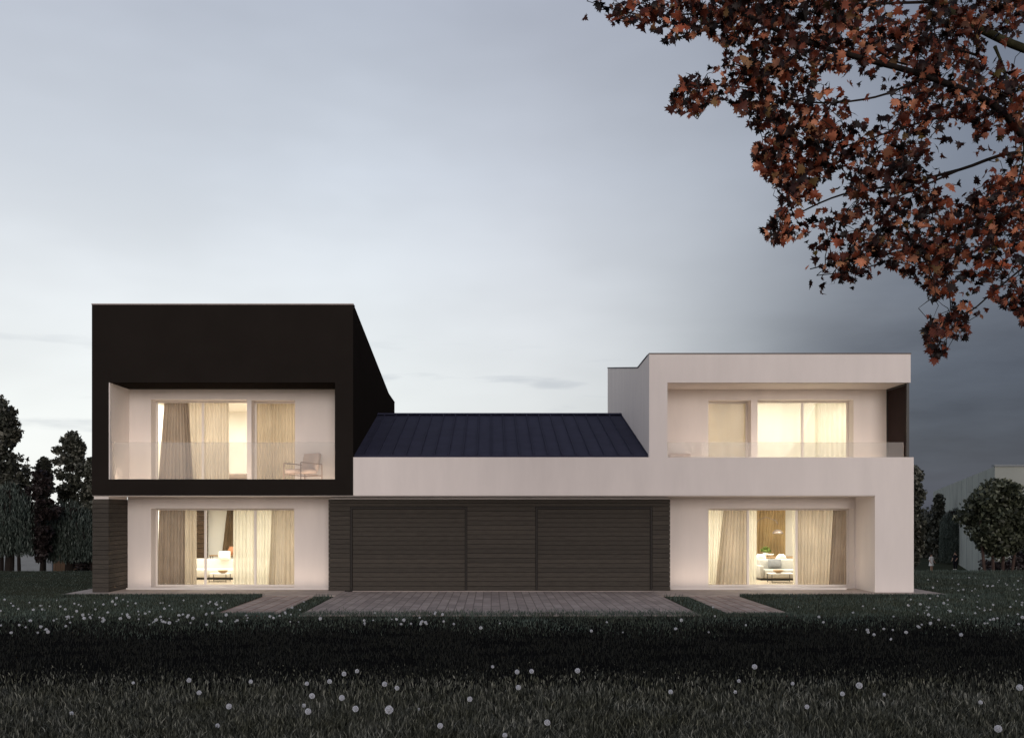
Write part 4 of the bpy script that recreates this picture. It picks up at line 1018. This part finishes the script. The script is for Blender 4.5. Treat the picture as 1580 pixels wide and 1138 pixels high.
def scatter(n, x0, x1, y0, y1, f=lambda x, y: True):
    k = 0
    while k < n:
        px, py = random.uniform(x0, x1), random.uniform(y0, y1)
        dist = F * (CH - hgtM) / (py - VY); X, Y = (px - VX) / F * dist, dist - EYE
        if (-12.2 < X < 12.95 and Y > -1.15) or not f(px, py): continue
        on = (DX0 < X < DX1 and Y > -6.1) or ((-6.33 < X < -4.93 or 5.48 < X < 6.88) and Y > -6.1)
        if on: continue
        spots.append((X, Y)); k += 1
scatter(96, 0, 400, 921, 958); scatter(16, 230, 330, 945, 962); scatter(14, 400, 500, 918, 956)
scatter(24, 560, 705, 942, 962); scatter(8, 705, 1100, 950, 975); scatter(14, 1100, 1380, 921, 972)
scatter(60, 1395, 1580, 905, 965); scatter(24, 1415, 1580, 889, 908); scatter(10, 0, 120, 962, 975); scatter(8, 1300, 1560, 965, 985)
for i, (X, Y) in enumerate(spots):
    k = i % 2
    o = protoM[k] if i < 2 else protoM[k].copy()
    if i >= 2: COL.objects.link(o)
    s = random.uniform(.5, 1.12); o.location = (X, Y, .002); o.scale = (s, s, s * random.uniform(.8, 1.1)); o.rotation_euler = (0, 0, random.uniform(0, 6))
    tag(o, 'small white dandelion head dotting the lawn near the house', 'dandelion', GD + ' of the lawn')

# ------------------------------------------------------------------ people on the far lawn
def person(loc, rz, top, bottom, label, hips_w=.19, skirt=True):
    t = empty('person', (0, 0, 0), label, 'person', None)
    V = [(0,0,.95),(0,0,1.15),(0,0,1.38),(0,0,1.48),(0,-.01,1.56),(0,-.01,1.66),
         (.10,0,.90),(.11,-.02,.50),(.11,.02,.09),(.11,-.12,.04),
         (-.10,0,.90),(-.10,-.06,.50),(-.10,.0,.09),(-.10,-.14,.04),
         (.18,0,1.38),(.24,-.02,1.12),(.20,-.16,.95),(-.18,0,1.38),(-.25,0,1.12),(-.24,-.12,.92)]
    E = [(0,1),(1,2),(2,3),(3,4),(4,5),(0,6),(6,7),(7,8),(8,9),(0,10),(10,11),(11,12),(12,13),(2,14),(14,15),(15,16),(2,17),(17,18),(18,19)]
    Rr = [.14,.12,.13,.055,.085,.085,.09,.06,.04,.035,.09,.06,.04,.035,.055,.04,.028,.055,.04,.028]
    for hb, s in ((16, 1), (19, -1)):
        bx, by, bz = V[hb]
        k = len(V); V.append((bx, by - .05, bz - .04)); E.append((hb, k)); Rr.append(.026)
        for q in range(4):
            V.append((bx + (q - 1.5) * .018, by - .09, bz - .07 - .004 * q)); E.append((k, len(V) - 1)); Rr.append(.009)
            V.append((bx + (q - 1.5) * .02, by - .11, bz - .11)); E.append((len(V) - 2, len(V) - 1)); Rr.append(.008)
        V.append((bx - s * .04, by - .06, bz - .06)); E.append((hb, len(V) - 1)); Rr.append(.009)
    me = bpy.data.meshes.new('body'); me.from_pydata(V, E, []); me.materials.append(M['skin'])
    o = bpy.data.objects.new('body', me); COL.objects.link(o); o.parent = t
    sm = o.modifiers.new('skin', 'SKIN'); 
    for i, r in enumerate(Rr): me.skin_vertices[0].data[i].radius = (r, r)
    me.skin_vertices[0].data[0].use_root = True
    ss = o.modifiers.new('sub', 'SUBSURF'); ss.levels = 1; ss.render_levels = 2
    MB().lathe([(.19, .92), (.17, 1.08), (.185, 1.25), (.19, 1.36), (.11, 1.44), (.075, 1.46)], (0, 0, 0), 18, 1, .78).build('shirt', top, t, True)
    sv = MB().tube([(.15, 0, 1.39), (.22, -.01, 1.24), (.245, -.02, 1.14)], [.075, .062, .055], 10, False).tube([(-.15, 0, 1.39), (-.23, 0, 1.24), (-.255, 0, 1.14)], [.075, .062, .055], 10, False)
    sv.build('sleeves', top, t, True)
    if skirt: MB().lathe([(.165, 1.0), (.19, .9), (.24, .62), (.245, .6)], (0, 0, 0), 18, 1, .8).build('skirt', bottom, t, True)
    else:
        MB().tube([(.09, 0, .98), (.11, -.01, .5), (.11, .02, .1)], [.125, .09, .07], 10, False).tube([(-.09, 0, .98), (-.10, -.05, .5), (-.10, 0, .1)], [.125, .09, .07], 10, False).build('trousers', bottom, t, True)
    MB().lathe([(.001, .13), (.07, .115), (.105, .06), (.112, 0), (.10, -.08), (.085, -.09)], (0, .022, 1.64), 14).build('hair', M['hair'], t, True)
    for s in (1, -1): MB().lathe([(.03, .0), (.055, .02), (.055, .05), (.03, .09)], (s * .105, -.06, .0), 10, 1, 2.2).build('shoe', M['whitecloth'], t, True)
    t.location = loc; t.rotation_euler = (0, 0, rz); return t
person((PX(1437, 60), 60, gz(60)), R(25), M['whitecloth'], M['whitecloth'], 'person in a white top and white skirt standing on the far lawn')
person((PX(1474, 64), 64, gz(64)), R(-60), M['darkcloth'], M['darkcloth'], 'person in dark clothes and pale shoes near the hanging willow', skirt=False)
for o in bpy.data.objects:
    if '_o' in o: del o['_o']
